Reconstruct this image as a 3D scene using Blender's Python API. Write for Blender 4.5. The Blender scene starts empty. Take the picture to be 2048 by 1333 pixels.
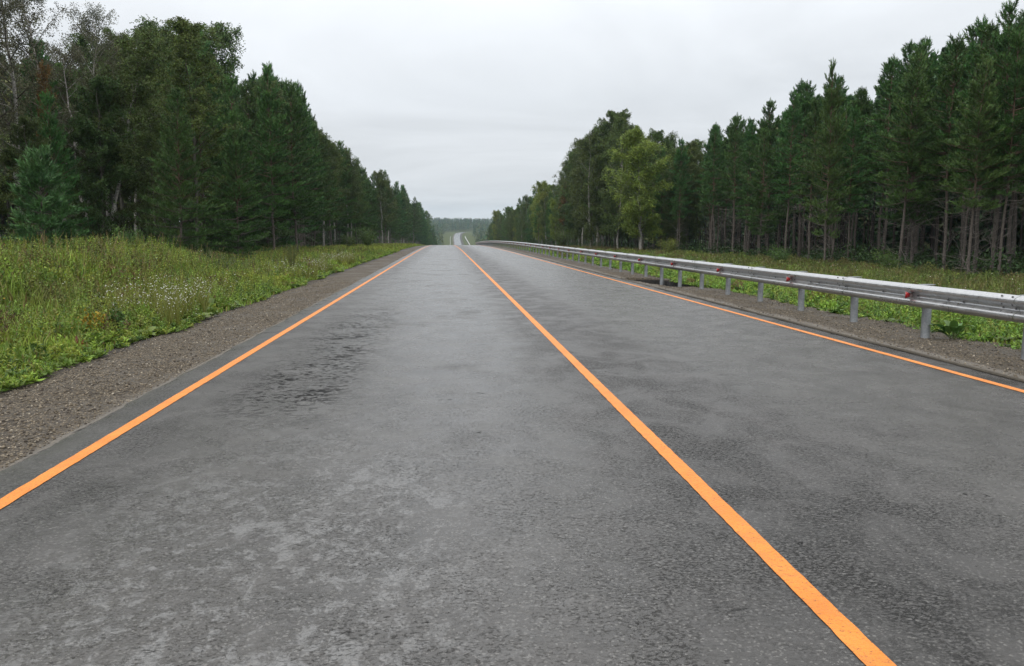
import bpy, math, random
import numpy as np
from mathutils import Vector
R = math.radians
rng = np.random.default_rng(7)
random.seed(7)
sc = bpy.context.scene
COL = sc.collection

# ---------------------------------------------------------------- camera
FPX, CX, CY = 1600.0, 1024.0, 666.5
TH = math.atan(197.5 / FPX)
PS = math.atan(129 * math.cos(TH) / FPX)
CAMH = 1.41
cam_d = bpy.data.cameras.new('camera')
cam = bpy.data.objects.new('camera', cam_d)
COL.objects.link(cam)
cam.location = (0, 0, CAMH)
cam.rotation_euler = (math.pi / 2 - TH, 0, -PS)
cam_d.sensor_width = 36
cam_d.lens = 36 * FPX / 2048
cam_d.clip_start = 0.1
cam_d.clip_end = 6000
sc.camera = cam

# ---------------------------------------------------------------- render settings
sc.render.engine = 'CYCLES'
sc.view_settings.view_transform = 'Standard'
sc.view_settings.look = 'None'
sc.view_settings.gamma = 1
sc.view_settings.exposure = 0.0
cy = sc.cycles
cy.max_bounces = 6
cy.diffuse_bounces = 2
cy.glossy_bounces = 3
cy.transmission_bounces = 4
cy.transparent_max_bounces = 8
cy.volume_bounces = 0
cy.use_denoising = True
cy.sample_clamp_indirect = 6

# ---------------------------------------------------------------- overcast sky
SUN_EL, SUN_AZ = 48.0, 215.0
world = bpy.data.worlds.new('World')
sc.world = world
world.use_nodes = True
wn, wl = world.node_tree.nodes, world.node_tree.links
wn.clear()
w_out = wn.new('ShaderNodeOutputWorld')
w_sky = wn.new('ShaderNodeTexSky')
w_sky.sky_type = 'NISHITA'
w_sky.sun_disc = False
w_sky.sun_elevation = R(SUN_EL)
w_sky.sun_rotation = R(SUN_AZ)
w_bg1 = wn.new('ShaderNodeBackground')
w_bg1.inputs['Strength'].default_value = 0.10
wl.new(w_sky.outputs[0], w_bg1.inputs['Color'])
w_tc = wn.new('ShaderNodeTexCoord')
w_sep = wn.new('ShaderNodeSeparateXYZ')
wl.new(w_tc.outputs['Generated'], w_sep.inputs[0])


def wmath(op, a, b=None):
    n = wn.new('ShaderNodeMath')
    n.operation = op
    for i, v in enumerate((a, b)):
        if v is None:
            continue
        if isinstance(v, (int, float)):
            n.inputs[i].default_value = v
        else:
            wl.new(v, n.inputs[i])
    return n.outputs[0]


zc = wmath('MAXIMUM', w_sep.outputs['Z'], 0.0)
den = wmath('ADD', zc, 0.10)
comb = wn.new('ShaderNodeCombineXYZ')
wl.new(wmath('DIVIDE', w_sep.outputs['X'], den), comb.inputs[0])
wl.new(wmath('DIVIDE', w_sep.outputs['Y'], den), comb.inputs[1])
w_n = wn.new('ShaderNodeTexNoise')
w_n.inputs['Scale'].default_value = 0.55
w_n.inputs['Detail'].default_value = 7
w_n.inputs['Roughness'].default_value = 0.55
w_n.inputs['Distortion'].default_value = 0.6
wl.new(comb.outputs[0], w_n.inputs['Vector'])
# overcast luminance: dull at the horizon, brighter towards the zenith, with soft cloud folds
ramp = wn.new('ShaderNodeValToRGB')
ce = ramp.color_ramp.elements
ce[0].position = 0.0
ce[0].color = (0.735, 0.73, 0.72, 1)
ce[1].position = 1.0
ce[1].color = (2.16, 2.15, 2.13, 1)
for p_, c_ in ((0.06, (0.755, 0.765, 0.78, 1)), (0.16, (0.835, 0.865, 0.90, 1)), (0.27, (1.01, 1.045, 1.085, 1)), (0.45, (1.34, 1.35, 1.37, 1))):
    e_ = ce.new(p_)
    e_.color = c_
wl.new(zc, ramp.inputs[0])
cl = wn.new('ShaderNodeMapRange')
cl.inputs['From Min'].default_value = 0.3
cl.inputs['From Max'].default_value = 0.72
cl.inputs['To Min'].default_value = 0.86
cl.inputs['To Max'].default_value = 1.15
wl.new(w_n.outputs['Fac'], cl.inputs['Value'])
mul = wn.new('ShaderNodeVectorMath')
mul.operation = 'SCALE'
wl.new(ramp.outputs[0], mul.inputs[0])
wl.new(cl.outputs[0], mul.inputs['Scale'])
w_bg2 = wn.new('ShaderNodeBackground')
wl.new(mul.outputs[0], w_bg2.inputs['Color'])
w_mix = wn.new('ShaderNodeMixShader')
w_mix.inputs[0].default_value = 0.96
wl.new(w_bg1.outputs[0], w_mix.inputs[1])
wl.new(w_bg2.outputs[0], w_mix.inputs[2])
wl.new(w_mix.outputs[0], w_out.inputs['Surface'])

sun_d = bpy.data.lights.new('sun', 'SUN')
sun_d.energy = 1.4
sun_d.angle = R(25)
sun_d.color = (1.0, 0.96, 0.90)
sun = bpy.data.objects.new('sun', sun_d)
COL.objects.link(sun)
# sky sun_rotation runs clockwise from +Y
_sd = Vector((math.sin(R(SUN_AZ)) * math.cos(R(SUN_EL)), math.cos(R(SUN_AZ)) * math.cos(R(SUN_EL)), math.sin(R(SUN_EL))))
sun.rotation_euler = _sd.to_track_quat('Z', 'Y').to_euler()
sun.location = (-20, -30, 60)

# ================================================================ helpers
def sstep(a, b, x):
    t = np.clip((np.asarray(x, float) - a) / (b - a), 0, 1)
    return t * t * (3 - 2 * t)


_perm = np.random.default_rng(3).random((256, 256))


def vnoise(x, y):
    x = np.asarray(x, float)
    y = np.asarray(y, float)
    xi = np.floor(x).astype(int)
    yi = np.floor(y).astype(int)
    fx = x - xi
    fy = y - yi
    fx = fx * fx * (3 - 2 * fx)
    fy = fy * fy * (3 - 2 * fy)
    a = _perm[xi & 255, yi & 255]
    b = _perm[(xi + 1) & 255, yi & 255]
    c = _perm[xi & 255, (yi + 1) & 255]
    d = _perm[(xi + 1) & 255, (yi + 1) & 255]
    return (a * (1 - fx) + b * fx) * (1 - fy) + (c * (1 - fx) + d * fx) * fy


def fbm(x, y, o=3):
    s, a, t = 0, 0.5, 0
    for k in range(o):
        s = s + a * vnoise(x * 2 ** k + 17 * k, y * 2 ** k + 31 * k)
        t += a
        a *= 0.5
    return s / t


def proj(x, y, z):
    X, Y, Z = x, y, z - CAMH
    r = X * math.cos(PS) - Y * math.sin(PS)
    fw = X * math.sin(PS) + Y * math.cos(PS)
    f2 = fw * math.cos(TH) - Z * math.sin(TH)
    u2 = fw * math.sin(TH) + Z * math.cos(TH)
    return CX + FPX * r / f2, CY - FPX * u2 / f2


def ray(px, py):
    x = (px - CX) / FPX
    y = -(py - CY) / FPX
    fw = math.cos(TH) + math.sin(TH) * y
    up = -math.sin(TH) + math.cos(TH) * y
    return x * math.cos(PS) + fw * math.sin(PS), -x * math.sin(PS) + fw * math.cos(PS), up


def mesh_np(name, V, F, mats, parent=None, loc=None, smooth=False, midx=None, col=None, link=True, extra=None):
    """V (n,3); F one (m,k) array or a list of such arrays -> one linked mesh object"""
    Fs = F if isinstance(F, (list, tuple)) else [F]
    Fs = [np.asarray(f, np.int32) for f in Fs if len(f)]
    me = bpy.data.meshes.new(name)
    V = np.asarray(V, np.float32)
    me.vertices.add(len(V))
    me.vertices.foreach_set('co', V.ravel())
    li = np.concatenate([f.ravel() for f in Fs]).astype(np.int32)
    tot = np.concatenate([np.full(len(f), f.shape[1], np.int32) for f in Fs])
    st = np.concatenate([[0], np.cumsum(tot)[:-1]]).astype(np.int32)
    me.loops.add(len(li))
    me.loops.foreach_set('vertex_index', li)
    me.polygons.add(len(tot))
    me.polygons.foreach_set('loop_start', st)
    if midx is not None:
        me.polygons.foreach_set('material_index', np.asarray(midx, np.int32))
    if smooth:
        me.polygons.foreach_set('use_smooth', np.ones(len(tot), bool))
    me.update(calc_edges=True)
    if col is not None:
        a = me.color_attributes.new('Col', 'FLOAT_COLOR', 'POINT')
        c4 = np.ones((len(V), 4), np.float32)
        c4[:, :3] = col
        a.data.foreach_set('color', c4.ravel())
    for m in (mats if isinstance(mats, (list, tuple)) else [mats]):
        me.materials.append(m)
    o = bpy.data.objects.new(name, me)
    if link:
        COL.objects.link(o)
    if parent is not None:
        o.parent = parent
    if loc is not None:
        o.location = loc
    return o


def tag(o, label=None, cat=None, group=None, kind=None):
    if label:
        o['label'] = label
    if cat:
        o['category'] = cat
    if group:
        o['group'] = group
    if kind:
        o['kind'] = kind
    return o


def empty(name, loc=(0, 0, 0)):
    o = bpy.data.objects.new(name, None)
    o.empty_display_size = 0.2
    o.location = loc
    COL.objects.link(o)
    return o


class MB:
    """collects tubes / boxes / polygons into one mesh"""

    def __init__(s):
        s.v, s.f3, s.f4, s.n = [], [], [], 0
        s.m3, s.m4 = [], []

    def add(s, V, F, m=0):
        V = np.asarray(V, float)
        F = np.asarray(F, int) + s.n
        s.v.append(V)
        s.n += len(V)
        (s.f3 if F.shape[1] == 3 else s.f4).append(F)
        (s.m3 if F.shape[1] == 3 else s.m4).append(np.full(len(F), m))

    def tube(s, P, rad, sides=6, m=0, cap=True):
        P = np.asarray(P, float)
        n = len(P)
        T = np.gradient(P, axis=0)
        T /= np.linalg.norm(T, axis=1)[:, None] + 1e-9
        ref = np.array([1.0, 0, 0]) if abs(T[0][0]) < 0.8 else np.array([0, 1.0, 0])
        A = np.cross(T, ref)
        A /= np.linalg.norm(A, axis=1)[:, None] + 1e-9
        B = np.cross(T, A)
        an = np.arange(sides) * 2 * math.pi / sides
        rad = np.asarray(rad, float).reshape(-1, 1, 1)
        V = P[:, None, :] + rad * (np.cos(an)[None, :, None] * A[:, None, :] + np.sin(an)[None, :, None] * B[:, None, :])
        V = V.reshape(-1, 3)
        i = np.arange(n - 1)[:, None] * sides
        j = np.arange(sides)[None, :]
        j2 = (j + 1) % sides
        F = np.stack([i + j, i + j2, i + sides + j2, i + sides + j], -1).reshape(-1, 4)
        s.add(V, F, m)

    def box(s, c, d, m=0):
        c = np.asarray(c, float)
        d = np.asarray(d, float) / 2
        q = np.array([[-1, -1, -1], [1, -1, -1], [1, 1, -1], [-1, 1, -1], [-1, -1, 1], [1, -1, 1], [1, 1, 1], [-1, 1, 1]])
        s.add(c + q * d, [[0, 3, 2, 1], [4, 5, 6, 7], [0, 1, 5, 4], [1, 2, 6, 5], [2, 3, 7, 6], [3, 0, 4, 7]], m)

    def build(s, name, mats, parent=None, loc=None, smooth=False, link=True):
        V = np.concatenate(s.v)
        F, M = [], []
        if s.f3:
            F.append(np.concatenate(s.f3))
            M.append(np.concatenate(s.m3))
        if s.f4:
            F.append(np.concatenate(s.f4))
            M.append(np.concatenate(s.m4))
        return mesh_np(name, V, F, mats, parent, loc, smooth, np.concatenate(M), link=link)


class Mat:
    def __init__(s, name, rough=0.6, spec=0.3):
        s.m = bpy.data.materials.new(name)
        s.m.use_nodes = True
        s.n, s.l = s.m.node_tree.nodes, s.m.node_tree.links
        s.b = s.n['Principled BSDF']
        s.out = s.n['Material Output']
        s.b.inputs['Roughness'].default_value = rough
        s.b.inputs['Specular IOR Level'].default_value = spec

    def _set(s, sock, v):
        if v is None:
            return
        if isinstance(v, bpy.types.NodeSocket):
            s.l.new(v, sock)
        elif isinstance(v, (tuple, list)) and len(v) == 3 and sock.type == 'RGBA':
            sock.default_value = (*v, 1)
        else:
            sock.default_value = v

    def coord(s, scale=(1, 1, 1), kind='Object'):
        t = s.n.new('ShaderNodeTexCoord')
        mp = s.n.new('ShaderNodeMapping')
        mp.inputs['Scale'].default_value = scale
        s.l.new(t.outputs[kind], mp.inputs[0])
        return mp.outputs[0]

    def noise(s, vec, scale, detail=4, rough=0.55, dist=0.0):
        t = s.n.new('ShaderNodeTexNoise')
        s.l.new(vec, t.inputs['Vector'])
        t.inputs['Scale'].default_value = scale
        t.inputs['Detail'].default_value = detail
        t.inputs['Roughness'].default_value = rough
        t.inputs['Distortion'].default_value = dist
        return t.outputs['Fac']

    def voro(s, vec, scale, feature='F1', out='Distance'):
        t = s.n.new('ShaderNodeTexVoronoi')
        t.feature = feature
        s.l.new(vec, t.inputs['Vector'])
        t.inputs['Scale'].default_value = scale
        return t.outputs[out]

    def ramp(s, fac, *stops):
        t = s.n.new('ShaderNodeValToRGB')
        el = t.color_ramp.elements
        while len(el) < len(stops):
            el.new(0.5)
        for e, (p, c) in zip(el, stops):
            e.position = p
            e.color = (*c, 1) if isinstance(c, (tuple, list)) else (c, c, c, 1)
        s.l.new(fac, t.inputs[0])
        return t.outputs[0]

    def mr(s, v, a, b, c, d, smooth=True):
        t = s.n.new('ShaderNodeMapRange')
        t.interpolation_type = 'SMOOTHSTEP' if smooth else 'LINEAR'
        s._set(t.inputs['Value'], v)
        for k, x in zip(('From Min', 'From Max', 'To Min', 'To Max'), (a, b, c, d)):
            t.inputs[k].default_value = x
        return t.outputs[0]

    def math(s, op, a, b=None):
        t = s.n.new('ShaderNodeMath')
        t.operation = op
        s._set(t.inputs[0], a)
        s._set(t.inputs[1], b)
        return t.outputs[0]

    def mix(s, fac, a, b, mode='MIX'):
        t = s.n.new('ShaderNodeMix')
        t.data_type = 'RGBA'
        t.blend_type = mode
        s._set(t.inputs['Factor'], fac)
        s._set(t.inputs[6], a)
        s._set(t.inputs[7], b)
        return t.outputs[2]

    def xyz(s, vec):
        t = s.n.new('ShaderNodeSeparateXYZ')
        s.l.new(vec, t.inputs[0])
        return t.outputs

    def bump(s, h, dist, strength=1.0, normal=None):
        t = s.n.new('ShaderNodeBump')
        t.inputs['Distance'].default_value = dist
        s._set(t.inputs['Strength'], strength)
        s.l.new(h, t.inputs['Height'])
        if normal is not None:
            s.l.new(normal, t.inputs['Normal'])
        return t.outputs[0]

    def set(s, **kw):
        names = dict(col='Base Color', rough='Roughness', metal='Metallic', normal='Normal', spec='Specular IOR Level', coat='Coat Weight', coat_rough='Coat Roughness')
        for k, v in kw.items():
            s._set(s.b.inputs[names[k]], v)
        return s


# ================================================================ materials
def mat_asphalt():
    """damp asphalt: dark stone mix, a sheen of rain that the sky lights up, rough dents with their shade put into the colour"""
    a = Mat('wet_asphalt')
    v = a.coord()
    x, y, z = a.xyz(v)
    big = a.noise(v, 0.55, 6, 0.68, 0.5)
    mid = a.noise(v, 2.4, 6, 0.65, 0.4)
    fine = a.noise(v, 40, 5, 0.7)
    agg = a.noise(v, 95, 3, 0.6)
    chip = a.noise(v, 15, 6, 0.72, 0.6)
    # rougher, darker stone along the centre line, beside the edge line and in drifting patches
    lat = a.math('ADD', x, a.math('MULTIPLY', a.math('SUBTRACT', a.noise(a.coord((1, 0.25, 1)), 1.1, 4, 0.6), 0.5), 0.9))
    band1 = a.mr(a.math('ABSOLUTE', a.math('SUBTRACT', lat, 1.75)), 0.15, 1.55, 0.9, 0)
    band2 = a.mr(a.math('ABSOLUTE', a.math('SUBTRACT', lat, -2.15)), 0.1, 0.9, 0.7, 0)
    coarse = a.math('MAXIMUM', a.math('MAXIMUM', band1, band2), a.math('MULTIPLY', a.mr(big, 0.5, 0.68, 0, 0.8), a.mr(mid, 0.35, 0.6, 0.4, 1)))
    # pale matte patches in the nearest lane, wet sky sheen put into their colour
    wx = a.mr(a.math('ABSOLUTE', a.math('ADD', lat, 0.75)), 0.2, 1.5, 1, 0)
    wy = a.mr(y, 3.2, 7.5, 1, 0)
    sheen_n = a.math('ADD', a.noise(a.coord((1.2, 0.9, 1)), 8.5, 8, 0.74, 0.5), a.math('MULTIPLY', a.math('SUBTRACT', a.noise(v, 1.5, 3, 0.5), 0.5), 0.35))
    film_sheen = a.math('MULTIPLY', a.math('MULTIPLY', wx, wy), a.mr(sheen_n, 0.49, 0.59, 0, 1))
    # ravelled surface left of the first lane, a trail of dark pits
    fx = a.mr(a.math('ABSOLUTE', a.math('ADD', x, 1.40)), 0.20, 0.80, 1, 0)
    fy = a.math('MULTIPLY', a.mr(y, 5.5, 7.0, 0, 1), a.mr(y, 12, 19, 1, 0))
    pn = a.noise(a.coord((0.8, 1.15, 1)), 13.0, 6, 0.74, 1.0)
    clus = a.noise(v, 1.4, 3, 0.5)
    p1 = a.math('MULTIPLY', a.math('MULTIPLY', fx, fy), a.mr(a.math('ADD', pn, a.math('MULTIPLY', a.math('SUBTRACT', clus, 0.5), 0.25)), 0.525, 0.57, 0, 1))
    p2 = a.math('MULTIPLY', a.mr(a.math('ADD', a.noise(a.coord((0.75, 1.2, 1)), 9.3, 6, 0.76, 0.9), a.math('MULTIPLY', a.math('SUBTRACT', clus, 0.5), 0.30)), 0.665, 0.70, 0, 1), 0.9)
    pits = a.math('MAXIMUM', p1, p2)
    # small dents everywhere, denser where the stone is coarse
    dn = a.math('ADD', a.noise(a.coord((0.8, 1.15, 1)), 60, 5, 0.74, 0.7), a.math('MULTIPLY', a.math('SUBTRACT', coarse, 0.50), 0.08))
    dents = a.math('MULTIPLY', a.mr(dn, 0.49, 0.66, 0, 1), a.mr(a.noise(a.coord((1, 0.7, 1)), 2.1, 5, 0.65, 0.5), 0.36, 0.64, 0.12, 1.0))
    base = a.ramp(mid, (0.28, (0.040, 0.0378, 0.0355)), (0.72, (0.068, 0.0640, 0.060)))
    base = a.mix(a.math('MULTIPLY', coarse, 0.40), base, (0.030, 0.030, 0.031))
    base = a.mix(a.math('MULTIPLY', film_sheen, 0.7), base, (0.17, 0.17, 0.17))
    base = a.mix(a.mr(fine, 0.45, 0.75, 0, 0.6), base, (0.022, 0.022, 0.022))
    vc = a.xyz(a.voro(v, 110, 'F1', 'Color'))
    base = a.mix(a.mr(vc[0], 0.86, 0.97, 0, 0.45), base, (0.20, 0.195, 0.185))
    base = a.mix(a.math('MULTIPLY', dents, a.math('ADD', 0.45, a.math('MULTIPLY', coarse, 0.4))), base, (0.012, 0.012, 0.012))  # shade of the dents' slopes put into the base colour as near-black
    base = a.mix(a.math('MULTIPLY', pits, 0.95), base, (0.007, 0.007, 0.007))
    rough = a.math('ADD', a.mr(mid, 0.3, 0.7, 0.20, 0.30), a.math('MULTIPLY', coarse, 0.13))
    rough = a.math('ADD', rough, a.math('MULTIPLY', a.math('MAXIMUM', pits, dents), 0.35))
    spec = a.math('MULTIPLY', a.math('SUBTRACT', 0.60, a.math('MULTIPLY', coarse, 0.12)), a.math('SUBTRACT', 1.0, a.math('MULTIPLY', a.math('MAXIMUM', pits, a.math('MULTIPLY', dents, 0.75)), 0.9)))
    n1 = a.bump(chip, 0.007, 0.8)
    n2 = a.bump(agg, 0.0022, a.math('ADD', 0.5, a.math('MULTIPLY', coarse, 0.5)), n1)
    n3 = a.bump(a.math('MULTIPLY', a.math('MAXIMUM', pits, dents), -1), 0.004, 1, n2)
    a.set(col=base, rough=rough, normal=n3, spec=spec)
    return a.m


def mat_paint():
    a = Mat('orange_line_paint')
    v = a.coord()
    worn = a.math('ADD', a.noise(a.coord((1, 1.2, 1)), 62, 6, 0.78, 0.6), a.math('MULTIPLY', a.math('SUBTRACT', a.noise(v, 1.3, 3), 0.5), 0.14))
    big = a.noise(v, 3, 4, 0.6)
    c = a.ramp(big, (0.3, (0.64, 0.200, 0.026)), (0.75, (0.76, 0.258, 0.042)))
    w = a.mr(worn, 0.55, 0.62, 0, 0.85)
    c = a.mix(w, c, (0.16, 0.07, 0.028))
    chips = a.mr(a.math('ADD', a.noise(a.coord((1.3, 0.8, 1)), 21, 6, 0.78, 0.7), a.math('MULTIPLY', a.math('SUBTRACT', a.noise(v, 0.8, 3), 0.5), 0.16)), 0.62, 0.68, 0, 0.65)
    c = a.mix(chips, c, (0.10, 0.075, 0.06))
    c = a.mix(a.mr(a.noise(v, 9, 5, 0.7), 0.42, 0.75, 0, 0.5), c, (0.44, 0.16, 0.04))
    n = a.bump(a.math('ADD', a.voro(v, 75, 'F1'), a.noise(v, 26, 4, 0.7)), 0.004, 0.7)
    a.set(col=c, rough=0.5, normal=n, spec=0.3)
    return a.m


def mat_gravel(name, edge_a, edge_b, dusty):
    """edge_a..edge_b: x where dark soil takes over from gravel"""
    a = Mat(name, 0.75, 0.35)
    v = a.coord()
    x, y, z = a.xyz(v)
    d1 = a.voro(v, 48, 'F1')
    c1 = a.voro(v, 48, 'F1', 'Color')
    c2 = a.voro(v, 90, 'F1', 'Color')
    rnd = a.math('ADD', a.math('MULTIPLY', a.xyz(c1)[0], 0.6), a.math('MULTIPLY', a.xyz(c2)[1], 0.4))
    col = a.ramp(rnd, (0.08, (0.016, 0.012, 0.008)), (0.42, (0.076, 0.058, 0.037)), (0.70, (0.172, 0.136, 0.087)), (0.93, (0.44, 0.37, 0.27)))
    col = a.mix(a.mr(d1, 0.25, 0.62, 0, 0.8), col, (0.022, 0.018, 0.014))
    wet = a.noise(v, 0.9, 5, 0.62, 0.3)
    col = a.mix(a.mr(wet, 0.40, 0.66, 0, 0.55), col, (0.050, 0.040, 0.028))
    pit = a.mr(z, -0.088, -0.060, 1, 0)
    en = a.math('ADD', x, a.math('MULTIPLY', a.math('SUBTRACT', a.noise(v, 1.3, 5, 0.65), 0.5), 0.7))
    soil = a.mr(en, edge_a, edge_b, 0, 1)
    if edge_a > 0:
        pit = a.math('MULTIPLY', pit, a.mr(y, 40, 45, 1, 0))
    col = a.mix(soil, col, a.ramp(a.noise(v, 14, 5, 0.7), (0.3, (0.014, 0.011, 0.009)), (0.75, (0.045, 0.036, 0.028))))
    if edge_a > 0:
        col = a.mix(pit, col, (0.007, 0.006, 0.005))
    if dusty is not None:
        dn = a.math('ADD', x, a.math('MULTIPLY', a.math('SUBTRACT', a.noise(v, 2.4, 4, 0.6), 0.5), 0.12))
        dust = a.mr(a.math('ABSOLUTE', a.math('SUBTRACT', dn, dusty)), 0.02, 0.16, 0.75, 0)
        col = a.mix(dust, col, a.ramp(a.noise(v, 60, 4, 0.7), (0.3, (0.10, 0.092, 0.08)), (0.75, (0.22, 0.20, 0.175))))
    if dusty is not None and dusty < 0:
        crumb = a.math('MULTIPLY', a.mr(a.math('ABSOLUTE', a.math('SUBTRACT', dn, dusty + 0.02)), 0.015, 0.05, 1, 0), a.mr(a.noise(v, 16, 5, 0.7), 0.45, 0.55, 0, 1))
        col = a.mix(crumb, col, (0.012, 0.011, 0.010))
    h = a.math('ADD', a.math('MULTIPLY', a.math('SUBTRACT', 1, d1), 1.0), a.math('MULTIPLY', a.noise(v, 160, 3), 0.4))
    n1 = a.bump(a.noise(v, 5, 5, 0.65), 0.03, 0.6)
    a.set(col=col, rough=a.mr(wet, 0.4, 0.66, 0.8, 0.5), normal=a.bump(h, 0.014, 0.9, n1))
    return a.m


def mat_ground():
    a = Mat('meadow_soil', 0.9, 0.1)
    v = a.coord()
    n = a.noise(v, 0.7, 6, 0.6)
    f = a.noise(v, 11, 5, 0.7)
    c = a.ramp(n, (0.3, (0.055, 0.075, 0.022)), (0.55, (0.085, 0.10, 0.03)), (0.8, (0.08, 0.068, 0.032)))
    c = a.mix(a.mr(f, 0.4, 0.7, 0, 0.7), c, (0.022, 0.022, 0.011))
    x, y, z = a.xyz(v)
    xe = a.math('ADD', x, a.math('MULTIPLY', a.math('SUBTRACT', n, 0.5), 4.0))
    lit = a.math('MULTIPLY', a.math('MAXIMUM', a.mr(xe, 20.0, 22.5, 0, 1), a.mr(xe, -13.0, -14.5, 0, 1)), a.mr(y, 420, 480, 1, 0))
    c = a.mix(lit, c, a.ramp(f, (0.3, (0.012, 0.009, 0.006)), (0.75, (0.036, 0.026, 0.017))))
    a.set(col=c, normal=a.bump(f, 0.05, 0.7))
    return a.m


def mat_leaf(name, base, var=0.35, hue=0.02, trans=0.25, attr=False, rough=0.55, spec=0.25):
    a = Mat(name, rough, spec)
    g = a.n.new('ShaderNodeNewGeometry')
    oi = a.n.new('ShaderNodeObjectInfo')
    if attr:
        at = a.n.new('ShaderNodeAttribute')
        at.attribute_name = 'Col'
        col = at.outputs['Color']
    else:
        rgb = a.n.new('ShaderNodeRGB')
        rgb.outputs[0].default_value = (*base, 1)
        col = rgb.outputs[0]
    h = a.n.new('ShaderNodeHueSaturation')
    a.l.new(col, h.inputs['Color'])
    r1 = g.outputs['Random Per Island']
    a.l.new(a.math('ADD', a.mr(oi.outputs['Random'], 0, 1, 0.5 - hue, 0.5 + hue, False), a.mr(r1, 0, 1, -hue, hue, False)), h.inputs['Hue'])
    a.l.new(a.math('MULTIPLY', a.mr(r1, 0, 1, 1 - var, 1 + var, False), a.mr(oi.outputs['Random'], 0, 1, 0.86, 1.14, False)), h.inputs['Value'])
    c = h.outputs[0]
    if not attr:
        pn = a.noise(a.coord(), 1.3, 3, 0.6)
        c = a.mix(a.mr(pn, 0.34, 0.66, 0, 1, False), a.mix(1.0, c, (0.62, 0.66, 0.70), 'MULTIPLY'), a.mix(1.0, c, (1.45, 1.36, 1.15), 'MULTIPLY'))
    a.set(col=c)
    t = a.n.new('ShaderNodeBsdfTranslucent')
    a.l.new(c, t.inputs['Color'])
    m = a.n.new('ShaderNodeMixShader')
    m.inputs[0].default_value = trans
    a.l.new(a.b.outputs[0], m.inputs[1])
    a.l.new(t.outputs[0], m.inputs[2])
    a.l.new(m.outputs[0], a.out.inputs['Surface'])
    return a.m


def mat_pine_bark():
    a = Mat('pine_bark', 0.85, 0.15)
    v = a.coord((1, 1, 0.35))
    x, y, z = a.xyz(a.coord())
    n = a.noise(v, 22, 6, 0.7, 0.6)
    lo = a.ramp(n, (0.3, (0.045, 0.038, 0.033)), (0.7, (0.17, 0.150, 0.134)))
    hi = a.ramp(n, (0.3, (0.055, 0.040, 0.030)), (0.7, (0.165, 0.115, 0.080)))
    a.set(col=a.mix(a.mr(a.math('ADD', z, a.math('MULTIPLY', n, 2.0)), 4.0, 7.0, 0, 1), lo, hi), normal=a.bump(n, 0.03, 0.8))
    return a.m


def mat_dead():
    a = Mat('dead_wood', 0.85, 0.15)
    n = a.noise(a.coord(), 9, 5, 0.7)
    a.set(col=a.ramp(n, (0.3, (0.09, 0.082, 0.075)), (0.7, (0.27, 0.245, 0.22))))
    return a.m


def mat_birch_bark():
    a = Mat('birch_bark', 0.7, 0.2)
    v = a.coord((1, 1, 3.2))
    n = a.noise(v, 5, 6, 0.7, 0.4)
    b = a.noise(a.coord((1, 1, 0.6)), 2.2, 5, 0.7)
    c = a.ramp(n, (0.36, (0.03, 0.027, 0.025)), (0.46, (0.24, 0.23, 0.21)), (0.8, (0.46, 0.445, 0.42)))
    c = a.mix(a.mr(b, 0.52, 0.7, 0, 0.7), c, (0.16, 0.145, 0.13))
    a.set(col=c)
    return a.m


def mat_zinc(name, lo, hi, rough, metal=0.85):
    a = Mat(name, rough, 0.5)
    v = a.coord((1, 1, 1))
    n = a.noise(v, 7, 6, 0.65)
    sp = a.voro(v, 55, 'F1', 'Color')
    st = a.noise(a.coord((6, 6, 0.7)), 3, 5, 0.7)
    c = a.ramp(a.math('ADD', a.math('MULTIPLY', n, 0.7), a.math('MULTIPLY', a.xyz(sp)[0], 0.3)), (0.25, lo), (0.8, hi))
    c = a.mix(a.mr(st, 0.60, 0.78, 0, 0.3), c, (0.24, 0.23, 0.21))
    a.set(col=c, metal=metal, rough=a.mr(n, 0.3, 0.7, rough - 0.08, rough + 0.14), normal=a.bump(n, 0.002, 0.2))
    return a.m


def mat_plain(name, col, rough=0.6, spec=0.3, metal=0.0, var=0.25, scale=18):
    a = Mat(name, rough, spec)
    n = a.noise(a.coord(), scale, 5, 0.65)
    c2 = tuple(c * (1 - var) for c in col)
    a.set(col=a.ramp(n, (0.3, c2), (0.7, col)), metal=metal)
    return a.m


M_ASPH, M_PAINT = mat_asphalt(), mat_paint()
M_GRAVL = mat_gravel('roadside_gravel', -4.02, -4.22, -2.72)
M_GRAVR = mat_gravel('verge_gravel', 7.05, 7.35, 5.72)
M_GROUND = mat_ground()
M_PINE = mat_leaf('pine_needles', (0.055, 0.117, 0.034), 0.55, 0.022, 0.05)
M_PINE2 = mat_leaf('fresh_pine_needles', (0.066, 0.132, 0.038), 0.5, 0.02, 0.05)
M_YPINE = mat_leaf('blue_green_needles', (0.062, 0.124, 0.046), 0.4, 0.015, 0.05)
M_BIRCH = mat_leaf('yellow_green_birch_leaves', (0.165, 0.210, 0.044), 0.4, 0.018, 0.25)
M_BIRCH2 = mat_leaf('olive_birch_leaves', (0.076, 0.108, 0.033), 0.5, 0.025, 0.2)
M_BIRCH3 = mat_leaf('grey_brown_birch_leaves', (0.095, 0.098, 0.060), 0.5, 0.03, 0.25)
M_ASPEN = mat_leaf('aspen_leaves', (0.085, 0.135, 0.036), 0.45, 0.02, 0.28)
M_ALDER = mat_leaf('alder_leaves', (0.052, 0.082, 0.026), 0.5, 0.025, 0.25)
M_RUST = mat_leaf('rusty_leaves', (0.150, 0.098, 0.034), 0.4, 0.02, 0.25)
M_VEG = mat_leaf('meadow_leaves', (0, 0, 0), 0.3, 0.012, 0.3, attr=True)
M_FAR = mat_leaf('far_crowns', (0, 0, 0), 0.35, 0.012, 0.1, attr=True)
M_BARK, M_DEAD, M_BBARK = mat_pine_bark(), mat_dead(), mat_birch_bark()
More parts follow.
